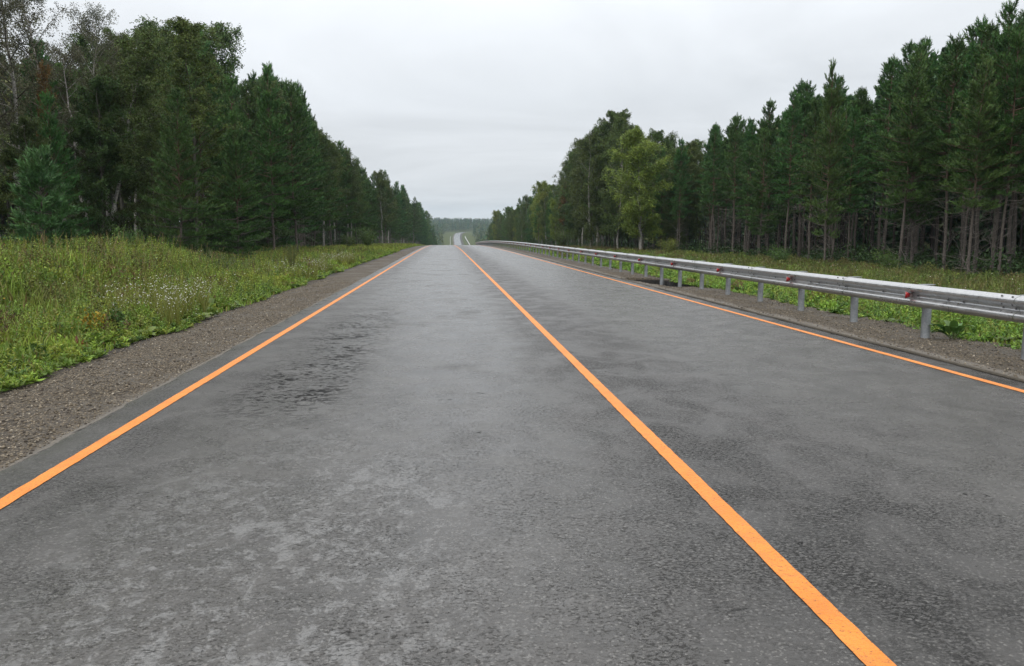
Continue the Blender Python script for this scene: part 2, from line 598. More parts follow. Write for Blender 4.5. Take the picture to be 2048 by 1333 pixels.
M_TWIG = mat_plain('dark_twig', (0.075, 0.062, 0.052), 0.85, 0.1, 0, 0.5, 9)
M_ABARK = mat_plain('grey_green_bark', (0.12, 0.115, 0.095), 0.85, 0.1, 0, 0.6, 6)
M_BEAM = mat_zinc('galvanised_beam', (0.40, 0.41, 0.42), (0.56, 0.57, 0.58), 0.33, 0.85)
M_POST = mat_zinc('galvanised_post', (0.22, 0.235, 0.25), (0.34, 0.355, 0.375), 0.55, 0.4)
M_BOLT = mat_plain('dull_bolt_steel', (0.16, 0.16, 0.165), 0.5, 0.5, 0.6)
M_RED = mat_plain('red_reflector', (0.36, 0.012, 0.016), 0.35, 0.4)
M_RIM = mat_plain('pale_reflector_rim', (0.30, 0.22, 0.21), 0.4, 0.4)
M_KERB = mat_plain('dirty_asphalt_kerb', (0.075, 0.065, 0.05), 0.85, 0.2, 0, 0.55, 30)
M_WHITE = mat_plain('pale_barrier_paint', (0.40, 0.40, 0.39), 0.6, 0.3)
M_FARROAD = M_ASPH

# ================================================================ terrain functions
_py = [0, 60, 100, 150, 200, 300, 430, 560, 680, 800, 950, 1100, 1240, 1330, 1450, 3000]
_pz = [0, 0, -0.117, -0.59, -1.43, -4.2, -9.6, -14.2, -16.2, -15.2, -11.2, -4.6, 2.2, 4.8, 4.5, 4.5]


def _hermite(xs, ys, x):
    xs = np.asarray(xs, float)
    ys = np.asarray(ys, float)
    m = np.gradient(ys, xs)
    m[0] = 0
    m[-1] = 0
    x = np.asarray(x, float)
    i = np.clip(np.searchsorted(xs, x) - 1, 0, len(xs) - 2)
    h = xs[i + 1] - xs[i]
    t = np.clip((x - xs[i]) / h, 0, 1)
    return ((2 * t ** 3 - 3 * t ** 2 + 1) * ys[i] + (t ** 3 - 2 * t ** 2 + t) * h * m[i] + (-2 * t ** 3 + 3 * t ** 2) * ys[i + 1] + (t ** 3 - t ** 2) * h * m[i + 1])


def prof(y):
    y = np.asarray(y, float)
    near = np.where(y > 60, -7.3e-5 * (y - 60) ** 2, 0.0)
    return np.where(y < 300, near, _hermite(_py, _pz, y))


_cy = [-50, 300, 500, 750, 950, 1180, 1250, 1300, 1350, 1400, 1460, 3000]
_cx = [0, 0, 2.5, 7.5, 10.8, 12.6, 15.5, 21, 33, 52, 80, 80]


def roadx(y):
    return _hermite(_cy, _cx, y)


def mound(xr, y):
    e = -5.7 - 1.3 * sstep(20, 30, y) + 0.9 * (fbm(np.asarray(y) * 0.22, np.asarray(y) * 0.05) - 0.5)
    m = sstep(0.0, 2.6, e - xr) * (1 - sstep(28.0, 31.5, np.asarray(y) + 2.0 * (fbm(np.asarray(xr) * 0.4, 3.1) - 0.5)))
    return m * (0.60 + 0.28 * fbm(np.asarray(xr) * 0.25, np.asarray(y) * 0.2))


def surf(x, y):
    """ground surface away from the carriageway (where plants root)"""
    x = np.asarray(x, float)
    y = np.asarray(y, float)
    xr = x - roadx(y)
    z = prof(y)
    w = 0.16 * (fbm(x * 0.35, y * 0.35) - 0.5) * sstep(0, 2.5, np.abs(xr - 1.5) - 6.0)
    lf = mound(xr, y) - 0.05 * sstep(-2.7, -4.4, xr)
    rt = -0.05 * sstep(5.6, 7.2, xr) - 0.28 * sstep(7.6, 11, xr)
    z = z + np.where(xr < 1.5, lf, rt) + w
    # far wooded ridge closing the view
    hill = 14 * sstep(1360, 1640, y) + 5.0 * sstep(60, 400, np.abs(xr)) * sstep(500, 1000, y)
    return z + hill


# ---------------------------------------------------------------- ground sheet
def grid(xs, ys, zf):
    X, Y = np.meshgrid(xs, ys)
    Z = zf(X, Y)
    V = np.stack([X, Y, Z], -1).reshape(-1, 3)
    nx, ny = len(xs), len(ys)
    i = np.arange(ny - 1)[:, None] * nx
    j = np.arange(nx - 1)[None, :]
    F = np.stack([i + j, i + j + 1, i + nx + j + 1, i + nx + j], -1).reshape(-1, 4)
    return V, F


def ground_z(X, Y):
    xr = X - roadx(Y)
    z = surf(X, Y)
    under = sstep(-4.75, -4.35, xr) * (1 - sstep(8.35, 8.8, xr))
    return z - 0.75 * under


_xs = np.unique(np.round(np.concatenate([np.linspace(-1500, -100, 18), np.linspace(-100, -30, 15), np.arange(-30, -12, 1.0), np.arange(-12, -4.8, 0.3), np.arange(-4.8, -2.4, 0.1), np.arange(-2.4, 6, 1.0), np.arange(6, 9, 0.15), np.arange(9, 24, 0.6), np.arange(24, 60, 3.0), np.linspace(60, 1500, 24)]), 3))
_ys = np.unique(np.round(np.concatenate([np.linspace(-300, -12, 12), np.arange(-12, 60, 0.5), np.arange(60, 200, 3), np.arange(200, 1500, 14), np.linspace(1500, 4000, 20)]), 3))
# the grid follows the road's bends
Xg, Yg = np.meshgrid(_xs, _ys)
Xw = Xg + roadx(Yg) * (1 - sstep(100, 700, np.abs(Xg)))
V = np.stack([Xw, Yg, ground_z(Xw, Yg)], -1).reshape(-1, 3)
_, Fg = grid(_xs, _ys, lambda a, b: a * 0)
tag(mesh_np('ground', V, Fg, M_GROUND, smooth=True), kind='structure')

# ---------------------------------------------------------------- road
XL, XC, XR = -2.30, 1.46, 5.23
yl = np.concatenate([np.arange(-12, 30, 0.25), np.arange(30, 120, 1.0), np.arange(120, 400, 4.0), np.arange(400, 1460, 8.0)])


def strip(xs, ys, dz, jag=None):
    X, Y = np.meshgrid(np.asarray(xs, float), ys)
    if jag is not None:
        X = X + jag(X, Y)
    Xw = X + roadx(Y)
    Z = prof(Y) + dz(X, Y)
    V = np.stack([Xw, Y, Z], -1).reshape(-1, 3)
    _, F = grid(xs, ys, lambda a, b: a * 0)
    return V, F


def rd(X, Y):
    e = np.where(X < -2.4, -0.03, 0.0)
    return e


def jag_edge(X, Y):
    return np.where(X < -2.6, 0.10 * (fbm(Y * 1.7, Y * 0.3 + 5) - 0.5) + 0.05 * (vnoise(Y * 6, 2.0) - 0.5), 0)


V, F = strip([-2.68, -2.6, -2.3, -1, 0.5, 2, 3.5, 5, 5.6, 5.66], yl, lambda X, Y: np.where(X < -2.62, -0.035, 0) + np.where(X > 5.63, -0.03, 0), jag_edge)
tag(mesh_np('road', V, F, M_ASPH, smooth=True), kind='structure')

yfine = np.concatenate([np.arange(0.5, 24, 0.04), np.arange(24, 60, 0.3), np.arange(60, 330, 2.0)])
for i, (xc, w) in enumerate(((XL, 0.092), (XC, 0.098), (XR, 0.09))):
    jg = lambda X, Y: np.where(X > xc, 1, -1) * 0.006 * (vnoise(Y * 19 + 11 * i + 40 * (X > xc), Y * 3) - 0.5)
    V, F = strip([xc - w / 2, xc + w / 2], yfine, lambda X, Y: 0.004 + 0 * X, jg)
    tag(mesh_np('edge_line' if i != 1 else 'centre_line', V, F, M_PAINT), kind='structure')

# kerb-like rolled lip of asphalt along the far lane
ks = np.concatenate([np.arange(-2, 40, 0.12), np.arange(40, 120, 1.0), np.arange(120, 330, 4.0)])
lip = [(5.545, 0.003), (5.55, 0.014), (5.565, 0.020), (5.585, 0.019), (5.60, 0.012), (5.645, -0.04)]
X = np.array([p[0] for p in lip])[None, :] + 0.03 * (fbm(ks * 0.6, ks * 0.1)[:, None] - 0.5)
Zl = np.array([p[1] for p in lip])[None, :] * (0.65 + 0.7 * fbm(ks * 1.1, 9.0)[:, None])
gap = 1 - 0.9 * (sstep(20.4, 21.2, ks) * (1 - sstep(25.2, 25.8, ks)))[:, None]
Y = np.repeat(ks[:, None], len(lip), 1)
Zl = np.where(Zl > 0.003, Zl * gap, Zl) + 0.002
V = np.stack([X + roadx(Y), Y, prof(Y) + Zl], -1).reshape(-1, 3)
_, F = grid(np.arange(len(lip)), ks, lambda a, b: a * 0)
tag(mesh_np('kerb', V, F, M_KERB, smooth=True), kind='structure')

# ---------------------------------------------------------------- gravel shoulders
ysh = np.concatenate([np.arange(-6, 30, 0.15), np.arange(30, 120, 1.0), np.arange(120, 400, 5.0), np.arange(400, 1400, 10)])


def shl(X, Y):
    a = sstep(-2.55, -2.85, X)
    z = -0.018 - 0.035 * a - 0.02 * sstep(-3, -4.4, X) + 0.03 * (fbm(X * 2.2, Y * 2.2) - 0.5) * a
    return z + np.where(X < -4.6, -0.25, 0)


V, F = strip([-4.9, -4.62, -4.45, -4.3, -4.1, -3.9, -3.7, -3.5, -3.3, -3.1, -2.95, -2.85, -2.75, -2.65, -2.5], ysh, shl)
tag(mesh_np('gravel_shoulder', V, F, M_GRAVL, smooth=True), kind='structure')



def trench(X, Y, A, B, w, depth, soft):
    A, B = np.array(A), np.array(B)
    d = B - A
    L = np.linalg.norm(d)
    d = d / L
    q = np.clip((X - A[0]) * d[0] + (Y - A[1]) * d[1], 0, L)
    t = np.hypot(X - A[0] - q * d[0], Y - A[1] - q * d[1]) + 0.22 * (fbm(X * 2.3, Y * 2.3) - 0.5)
    return depth * (1 - sstep(1 - soft, 1.0, t / w))


def gully(X, Y):
    return np.maximum(trench(X, Y, (6.32, 25.2), (6.80, 22.2), 0.68, 0.70, 0.08), trench(X, Y, (6.75, 22.3), (8.1, 20.4), 0.40, 0.5, 0.2))


def shr(X, Y):
    a = sstep(5.6, 5.8, X)
    z = -0.005 - 0.03 * sstep(5.6, 7.2, X) + 0.035 * (fbm(X * 2.2, Y * 2.2) - 0.5) * a - 0.15 * sstep(7.3, 8.5, X)
    return z - gully(X, Y)


ysr = np.unique(np.round(np.concatenate([np.arange(-6, 19, 0.15), np.arange(19, 27, 0.06), np.arange(27, 60, 0.5), np.arange(60, 120, 2.0), np.arange(120, 400, 5.0), np.arange(400, 1400, 10)]), 3))
V, F = strip(np.concatenate([[5.57], np.arange(5.64, 8.4, 0.07), [8.6, 9.0]]), ysr, lambda X, Y: shr(X, Y) - 0.3 * sstep(8.55, 9.0, X))
tag(mesh_np('gravel_shoulder', V, F, M_GRAVR, smooth=True), kind='structure')

# ================================================================ guardrail
def zroad(y):
    return float(prof(y))


def w_profile():
    pts = [(0.000, 0.312), (0.010, 0.305), (0.036, 0.296), (0.066, 0.279), (0.080, 0.262), (0.083, 0.245), (0.080, 0.228), (0.066, 0.212), (0.030, 0.190), (0.010, 0.176), (0.004, 0.163),
           (0.004, 0.149), (0.010, 0.136), (0.030, 0.122), (0.066, 0.100), (0.080, 0.084), (0.083, 0.067), (0.080, 0.050), (0.066, 0.033), (0.036, 0.016), (0.010, 0.007), (0.000, 0.0)]
    return np.array(pts)


def beam_mesh(L):
    p = w_profile()
    n = len(p)
    mb = MB()
    th = 0.004

    def ring(y, out):
        f = np.stack([-p[:, 0] - out, np.full(n, y), p[:, 1]], -1)
        b = np.stack([-p[::-1, 0] - out + th, np.full(n, y), p[::-1, 1]], -1)
        return np.concatenate([f, b])
    k = 2 * n
    ys = [0.0, 0.30, 0.302, L]
    outs = [0.006, 0.006, 0.0, 0.0]
    V = np.concatenate([ring(a, b) for a, b in zip(ys, outs)])
    F = []
    for s in range(len(ys) - 1):
        for j in range(k):
            j2 = (j + 1) % k
            F.append([s * k + j, s * k + j2, (s + 1) * k + j2, (s + 1) * k + j])
    mb.add(V, F, 0)
    # lap bolts and the bolts in the valley

    def bolt(x, y, z, nx, nz, r=0.014):
        an = np.arange(8) * math.pi / 4
        nrm = np.array([nx, 0, nz])
        nrm = nrm / np.linalg.norm(nrm)
        t1 = np.array([0, 1.0, 0])
        t2 = np.cross(nrm, t1)
        c = np.array([x, y, z])
        a = c + r * (np.cos(an)[:, None] * t1 + np.sin(an)[:, None] * t2)
        b = c + nrm * 0.012 + 0.6 * r * (np.cos(an)[:, None] * t1 + np.sin(an)[:, None] * t2)
        V = np.concatenate([a, b, [c + nrm * 0.014]])
        F4 = [[i, (i + 1) % 8, 8 + (i + 1) % 8, 8 + i] for i in range(8)]
        F3 = [[8 + i, 8 + (i + 1) % 8, 16] for i in range(8)]
        o = mb.n
        mb.add(V, F4, 1)
        mb.f3.append(np.array(F3) + o)
        mb.m3.append(np.full(8, 1))
    for y in (0.06, 0.24):
        bolt(-0.056, y, 0.291, -0.55, 0.83)
        bolt(-0.054, y, 0.108, -0.5, 0.86)
        bolt(-0.052, y, 0.204, -0.5, -0.86)
    for y in (0.05, 0.26, 1.0, 1.32, 2.0, 2.9):
        bolt(-0.012, y, 0.156, -1, 0)
    return mb


guard = empty('guardrail', (6.68, 9.06, 0.0))
tag(guard, 'long galvanised steel guardrail with red reflectors along the right gravel shoulder', 'guardrail')
OX = 6.68
beam0 = beam_mesh(4.0).build('beam', [M_BEAM, M_BOLT], smooth=False, link=False)
for p in beam0.data.polygons:
    p.use_smooth = False
post_mb = MB()
# open sigma-channel post
pp = np.array([(-0.046, -0.04), (0.046, -0.04), (0.046, -0.034), (-0.040, -0.034), (-0.040, 0.034), (0.046, 0.034), (0.046, 0.04), (-0.046, 0.04)])
n8 = len(pp)
V8 = np.concatenate([np.column_stack([pp, np.full(n8, -0.35)]), np.column_stack([pp, np.full(n8, 0.70)])])
post_mb.add(V8, [[i, (i + 1) % n8, n8 + (i + 1) % n8, n8 + i] for i in range(n8)])
post_mb.add(np.column_stack([pp, np.full(n8, 0.70)])[[0, 1, 2, 3]], [[0, 1, 2, 3]])
post_mb.add(np.column_stack([pp, np.full(n8, 0.70)])[[4, 5, 6, 7]], [[0, 1, 2, 3]])
post_mb.add(np.column_stack([pp, np.full(n8, 0.70)])[[0, 3, 4, 7]], [[0, 1, 2, 3]])
post0 = post_mb.build('post', M_POST, link=False)
sp_mb = MB()
sp_mb.box((-0.093, 0, 0.55), (0.07, 0.07, 0.24))
sp_mb.box((-0.02, 0, 0.712), (0.20, 0.09, 0.012))
spacer0 = sp_mb.build('spacer_block', M_POST, link=False)
rf_mb = MB()
# trapezoid plate standing square to the traffic, wider on its road side
q = np.array([(-0.120, 0.052), (-0.120, -0.050), (-0.045, -0.024), (-0.045, 0.026)])


def plate(mb, q, y0, y1, m):
    V = np.concatenate([np.column_stack([q[:, 0], np.full(4, y0), q[:, 1]]), np.column_stack([q[:, 0], np.full(4, y1), q[:, 1]])])
    mb.add(V, [[0, 1, 2, 3], [7, 6, 5, 4], [0, 4, 5, 1], [1, 5, 6, 2], [2, 6, 7, 3], [3, 7, 4, 0]], m)


plate(rf_mb, q, 0.0, 0.006, 1)
rf_mb.box((-0.03, 0.012, 0.002), (0.06, 0.02, 0.05), 1)
refl0 = rf_mb.build('reflector', [M_RED, M_RIM], link=False)
face_mb = MB()
plate(face_mb, (q - q.mean(0)) * 0.90 + q.mean(0), -0.004, -0.0005, 0)
face0 = face_mb.build('red_face', M_RED, link=False)

RAIL_Z, RAIL_X = 0.40, -0.13
Y0 = 4.66
NB = 46
for k in range(NB):
    y = Y0 + 4 * k
    z0, z1 = zroad(y), zroad(y + 4)
    o = beam0.copy()
    COL.objects.link(o)
    o.parent = guard
    o.location = (RAIL_X, y - 9.06, RAIL_Z + z0)
    o.rotation_euler = (math.atan2(z1 - z0, 4), 0, 0)
    for dy in (0.0, 2.0):
        yy = y + dy
        zz = zroad(yy) - 0.04
        tilt = random.gauss(0, 0.006)
        for src in (post0, spacer0):
            c = src.copy()
            COL.objects.link(c)
            c.parent = guard
            c.location = (0, yy - 9.06, zz + 0.04)
            if src is post0:
                c.rotation_euler = (0, tilt, random.gauss(0, 0.02))
                pass
    c = refl0.copy()
    COL.objects.link(c)
    c.parent = guard
    c.location = (RAIL_X + random.gauss(0, 0.003), y + 2.13 - 9.06, RAIL_Z + 0.156 + zroad(y + 2))
    c.rotation_euler = (random.gauss(0, 0.04), random.gauss(0, 0.04), random.gauss(0, 0.10))
    fc = face0.copy()
    COL.objects.link(fc)
    fc.parent = c

# pale barriers far along the climbing road beyond the dip
def far_barrier(off_a, off_b, ya, yb, w, label):
    r = empty('roadside_barrier', (float(roadx(ya)) + off_a, ya, float(prof(ya))))
    tag(r, label, 'barrier')
    ys = np.arange(ya, yb, 6.0)
    off = off_a + (off_b - off_a) * (ys - ya) / (yb - ya)
    xs = roadx(ys) + off
    zs = prof(ys)
    base = np.array(r.location)
    mb = MB()
    P = [(-w / 2, 0.35), (-w / 2 * 1.1, 0.55), (-w / 2, 0.8), (w / 2, 0.8), (w / 2, 0.35)]
    V = []
    for x, y, z in zip(xs, ys, zs):
        for a, b in P:
            V.append((x + a - base[0], y - base[1], z + b - base[2]))
    k = len(P)
    F = [[s * k + j, s * k + (j + 1) % k, (s + 1) * k + (j + 1) % k, (s + 1) * k + j] for s in range(len(ys) - 1) for j in range(k)]
    mb.add(V, F)
    mb.build('beam', M_WHITE, r)
    for x, y, z in list(zip(xs, ys, zs))[::6]:
        b = MB()
        b.box((x - base[0], y - base[1], z + 0.2 - base[2]), (0.2, 0.2, 0.6))
        b.build('post', M_POST, r)
    return r


far_barrier(-7.9, -7.2, 930, 1150, 0.5, 'thin pale barrier left of the distant climbing road')
far_barrier(15.2, 13.2, 930, 1150, 1.1, 'thick pale barrier right of the distant climbing road')

# ================================================================ trees
def nrm(v):
    v = np.asarray(v, float)
    return v / (np.linalg.norm(v, axis=-1, keepdims=True) + 1e-9)


def rand_perp(T, r):
    a = r.normal(size=T.shape)
    a = a - (a * T).sum(-1, keepdims=True) * T
    return nrm(a)


def tufts(P, D, L, n, r, ln, w, lo=0.35, hi=1.15):
    """bottle-brush needle tufts: P (m,3) starts, D (m,3) axes, L (m,) lengths -> verts, tris"""
    m = len(P)
    T = np.repeat(D, n, 0)
    s = np.tile((np.arange(n) + 0.5) / n, m)[:, None]
    B = np.repeat(P, n, 0) + T * np.repeat(L, n)[:, None] * s
    q = rand_perp(T, r)
    a = r.uniform(lo, hi, (m * n, 1)) * (1.05 - 0.6 * s)
    d = T * np.cos(a) + q * np.sin(a)
    side = nrm(np.cross(d, rand_perp(d, r)))
    l = ln * r.uniform(0.7, 1.25, (m * n, 1))
    V = np.stack([B - side * w / 2, B + side * w / 2, B + d * l], 1).reshape(-1, 3)
    F = np.arange(len(V)).reshape(-1, 3)
    return V, F


def pine(seed, cb, wid, dead, H=12.0, dens=1.0, open_top=True, lean=0.0):
    """Scots pine: bare trunk, whorled up-curving limbs, needle brushes. Returns (trunk mesh object, crown mesh object) unlinked"""
    r = np.random.default_rng(seed)
    mb = MB()
    zs = np.linspace(0, H, 14)
    wob = np.cumsum(r.normal(0, 0.035, (14, 2)), 0) + lean * (zs / H)[:, None] ** 1.5 * np.array([1.0, 0.3])
    wob[0] = 0
    P = np.column_stack([wob, zs - 0.25 * (zs == 0)])
    rad = 0.074 * (1 - zs / H) ** 0.85 + 0.012
    rad[0] *= 1.25
    mb.tube(P, rad, 8, 0)

    def at(z):
        return np.array([np.interp(z, zs, wob[:, 0]), np.interp(z, zs, wob[:, 1]), z])
    tp, td, tl = [], [], []
    z = H * cb
    top = H
    az0 = 0
    while z < top - 0.25:
        t = (z - H * cb) / (H * (1 - cb))
        prof_ = wid * min(1.0, 0.62 + 1.6 * t) * (1 - t) ** 0.72 + 0.28
        nb = r.integers(5, 9) if t < 0.8 else r.integers(4, 6)
        az0 += r.uniform(0.3, 1.0)
        for b in range(nb):
            az = az0 + b * 2 * math.pi / nb + r.normal(0, 0.25)
            L = prof_ * r.uniform(0.6, 1.15)
            if r.random() < 0.06:
                continue
            el = R(-6 + 62 * t ** 1.2 + r.normal(0, 8))
            k = 6
            s = np.linspace(0, 1, k)
            e = el + s * R(26) * (1 - 0.4 * t)
            step = L / (k - 1)
            hd = np.cumsum(np.concatenate([[0], np.cos(e[:-1]) * step]))
            vd = np.cumsum(np.concatenate([[0], np.sin(e[:-1]) * step]))
            o = at(z + r.normal(0, 0.08))
            Q = o + np.column_stack([hd * math.cos(az), hd * math.sin(az), vd])
            mb.tube(Q, np.linspace(0.022 + 0.008 * L, 0.006, k), 3, 0)
            out = np.array([math.cos(az), math.sin(az), 0])
            sd = np.array([-math.sin(az), math.cos(az), 0])
            st = np.arange(0.22 * L, L, 0.155 / dens)
            for q in st:
                u = q / L
                i = min(int(u * (k - 1)), k - 2)
                f = u * (k - 1) - i
                base = Q[i] * (1 - f) + Q[i + 1] * f
                tang = nrm(Q[i + 1] - Q[i])
                for sg in (-1, 1):
                    if r.random() < 0.12 + 0.25 * (1 - u) + (0.45 if t > 0.78 else 0):
                        continue
                    dd = nrm(tang * r.uniform(0.4, 0.9) + sd * sg * r.uniform(0.3, 0.9) + np.array([0, 0, 1]) * r.uniform(0.15, 0.95))
                    sl = (0.20 + 0.36 * (1 - u)) * r.uniform(0.6, 1.2) * min(1, 0.45 + L)
                    tp.append(base + dd * sl * 0.15)
                    td.append(dd)
                    tl.append(sl)
                    if sl > 0.3:
                        d2 = nrm(dd + sd * r.normal(0, 0.6) + np.array([0, 0, 0.5]))
                        tp.append(base + dd * sl * 0.5)
                        td.append(d2)
                        tl.append(sl * 0.7)
            if t > 0.7:
                for i in range(1, k - 2):
                    tp.append(Q[i])
                    td.append(nrm(Q[i + 1] - Q[i]))
                    tl.append(L / (k - 1) * 1.1)
            tp.append(Q[-2])
            td.append(nrm(Q[-1] - Q[-2] + np.array([0, 0, 0.06])))
            tl.append(L / (k - 1) + 0.16)
        z += r.uniform(0.40, 0.62) * (0.62 if H < 6 else 1.0) * (1.0 if t < 0.7 else 0.85)
    # leading shoot
    for q in np.linspace(top - 0.9, top, 4):
        tp.append(at(q))
        td.append(np.array([0, 0, 1.0]))
        tl.append(0.32)
    for b in range(5):
        az = b * 1.26
        tp.append(at(top - 0.35))
        td.append(nrm([math.cos(az) * 0.5, math.sin(az) * 0.5, 1.0]))
        tl.append(0.42)
    tp, td, tl = np.array(tp), np.array(td), np.array(tl)
    V, F = tufts(tp, td, tl, 13, r, 0.165, 0.040)
    print('pine', seed, len(tp), len(F))
    if dead:
        zz = 0.7
        while zz < H * cb + 0.8:
            for b in range(r.integers(2, 5)):
                az = r.uniform(0, 6.283)
                L = r.uniform(0.5, 1.9) * dead
                e = R(r.normal(12, 16))
                k = 6
                s = np.linspace(0, 1, k)
                ee = e + np.cumsum(r.normal(0.02, 0.16, k))
                st = L / (k - 1)
                hd = np.cumsum(np.concatenate([[0], np.cos(ee[:-1]) * st]))
                vd = np.cumsum(np.concatenate([[0], np.sin(ee[:-1]) * st]))
                aw = az + np.cumsum(r.normal(0, 0.08, k))
                Q = at(zz) + np.column_stack([hd * np.cos(aw), hd * np.sin(aw), vd])
                mb.tube(Q, np.linspace(0.012, 0.003, k), 3, 1)
                for _ in range(r.integers(0, 4)):
                    i = r.integers(2, k - 1)
                    d = nrm((Q[i + 1] - Q[i]) / st + r.normal(0, 0.7, 3))
                    l2 = L * r.uniform(0.15, 0.4)
                    mb.tube([Q[i], Q[i] + d * l2 * 0.5, Q[i] + d * l2 + np.array([0, 0, r.normal(0, 0.05)])], [0.008, 0.006, 0.003], 3, 1)
            zz += r.uniform(0.20, 0.55)
    return mb, V, F


def leaf_quads(B, D, S, ln, w):
    """diamond leaves"""
    V = np.stack([B, B + D * ln * 0.45 + S * w / 2, B + D * ln, B + D * ln * 0.45 - S * w / 2], 1).reshape(-1, 3)
    return V, np.arange(len(V)).reshape(-1, 4)


def birch(seed, cb, wid, H=14.0, hang=0.8, dens=1.0, leaf=0.105, lean=0.4, el0=48, round_top=False):
    r = np.random.default_rng(seed)
    mb = MB()
    n = 14
    zs = np.linspace(0, H * 0.97, n)
    la = r.uniform(0, 6.28)
    wob = np.cumsum(r.normal(0, 0.07, (n, 2)), 0) + lean * (zs / H)[:, None] ** 1.4 * np.array([math.cos(la), math.sin(la)])
    wob -= wob[0]
    P = np.column_stack([wob, zs - 0.25 * (zs == 0)])
    mb.tube(P, 0.11 * (1 - zs / H) ** 0.9 + 0.012, 8, 0)

    def at(z):
        return np.array([np.interp(z, zs, wob[:, 0]), np.interp(z, zs, wob[:, 1]), z])
    B, D = [], []
    z = H * cb
    while z < H * 0.97:
        t = (z - H * cb) / (H * (1 - cb))
        pr = (math.sin(math.pi * min(1, 0.16 + 0.84 * t)) ** 0.7 if not round_top else (1 - (2 * t - 0.8) ** 2 / 2.2)) * wid + 0.35
        L = max(0.5, pr) * r.uniform(0.7, 1.15) * 1.15
        az = r.uniform(0, 6.28)
        k = 8
        s = np.linspace(0, 1, k)
        e = R(el0 + 18 * t + r.normal(0, 8)) - s ** 2 * R(38)
        st = L / (k - 1)
        hd = np.cumsum(np.concatenate([[0], np.cos(e[:-1]) * st]))
        vd = np.cumsum(np.concatenate([[0], np.sin(e[:-1]) * st]))
        aw = az + np.cumsum(r.normal(0, 0.10, k))
        Q = at(z) + np.column_stack([hd * np.cos(aw), hd * np.sin(aw), vd])
        mb.tube(Q, np.linspace(0.034 * (1 - 0.6 * t), 0.006, k), 4, 0 if L > 1.8 and r.random() < 0.5 else 1)
        for u in np.arange(0.22, 1.0, 0.095 / dens):
            i = min(int(u * (k - 1)), k - 2)
            f = u * (k - 1) - i
            o = Q[i] * (1 - f) + Q[i + 1] * f
            a2 = aw[i] + r.choice([-1, 1]) * r.uniform(0.4, 1.5)
            e2 = R(r.normal(28, 18))
            l2 = r.uniform(0.35, 0.95) * (1.15 - 0.5 * u) * min(1, L / 1.6)
            d2 = np.array([math.cos(a2) * math.cos(e2), math.sin(a2) * math.cos(e2), math.sin(e2)])
            tip = o + d2 * l2
            mb.tube([o, (o + tip) / 2 + np.array([0, 0, 0.03]), tip], [0.011, 0.008, 0.004], 3, 1)
            for j in range(4):
                p = o + d2 * l2 * r.uniform(0.35, 1)
                hl = hang * r.uniform(0.35, 1.1)
                hd2 = r.normal(0, 0.28, 2)
                nl = int(17 * dens * (0.5 + hl / (hang + 0.01)))
                w = r.random(nl)
                pts = p + np.column_stack([hd2[0] * w + r.normal(0, 0.07, nl), hd2[1] * w + r.normal(0, 0.07, nl), (-w + 0.12) * hl + r.normal(0, 0.05, nl)])
                B.append(pts)
        z += r.uniform(0.16, 0.34) * H / 14
    B = np.concatenate(B)
    m = len(B)
    D = nrm(r.normal(size=(m, 3)) * np.array([1, 1, 0.7]) + np.array([0, 0, -0.55]))
    S = rand_perp(D, r)
    V, F = leaf_quads(B, D, S, leaf * r.uniform(0.7, 1.3, (m, 1)), leaf * 0.72)
    return mb, V, F


def shrub(seed, H=1.6, wid=0.9, leaf=0.07, n=2600):
    r = np.random.default_rng(seed)
    mb = MB()
    B = []
    for _ in range(14):
        az = r.uniform(0, 6.28)
        L = H * r.uniform(0.6, 1.05)
        e = np.linspace(R(r.uniform(55, 85)), R(r.uniform(20, 70)), 6)
        st = L / 5
        hd = np.cumsum(np.concatenate([[0], np.cos(e[:-1]) * st])) * wid
        vd = np.cumsum(np.concatenate([[0], np.sin(e[:-1]) * st]))
        Q = np.column_stack([hd * math.cos(az), hd * math.sin(az), vd])
        mb.tube(Q, np.linspace(0.014, 0.003, 6), 3, 0)
        w = r.random(n // 14) ** 0.7
        idx = w * 5
        i = np.minimum(idx.astype(int), 4)
        f = (idx - i)[:, None]
        B.append(Q[i] * (1 - f) + Q[i + 1] * f + r.normal(0, 0.13 * H / 1.6, (len(w), 3)))
    B = np.concatenate(B)
    B[:, 2] = np.abs(B[:, 2])
    D = nrm(r.normal(size=B.shape) + np.array([0, 0, 0.2]))
    V, F = leaf_quads(B, D, rand_perp(D, r), leaf * r.uniform(0.6, 1.3, (len(B), 1)), leaf * 0.6)
    return mb, V, F


PROTO = {}


def proto(key, made, wood, leaf, H):
    mb, V, F = made
    t = mb.build('trunk', wood, link=False, smooth=True)
    c = mesh_np('crown', V, F, leaf, link=False)
    PROTO[key] = (t, c, H)


WP, WB, WA = [M_BARK, M_DEAD], [M_BBARK, M_TWIG], [M_ABARK, M_TWIG]
# plantation pines: high crown over bare poles
proto('stand0', pine(11, 0.38, 1.65, 1.0), WP, M_PINE, 12)
proto('stand1', pine(12, 0.44, 1.5, 0.9), WP, M_PINE, 12)
proto('stand2', pine(13, 0.34, 1.8, 1.1, lean=0.35), WP, M_PINE2, 12)
proto('stand3', pine(14, 0.40, 1.4, 0.8), WP, M_PINE, 12)
proto('inner0', pine(15, 0.42, 1.7, 0), WP, M_PINE, 12)
proto('inner1', pine(16, 0.38, 1.8, 0), WP, M_PINE, 12)
# open-grown edge pines, foliage to the ground
proto('bushy0', pine(21, 0.04, 3.0, 0), WP, M_PINE, 12)
proto('bushy1', pine(22, 0.06, 2.7, 0), WP, M_PINE, 12)
proto('bushy2', pine(23, 0.10, 2.4, 0.4, lean=-0.3), WP, M_PINE2, 12)
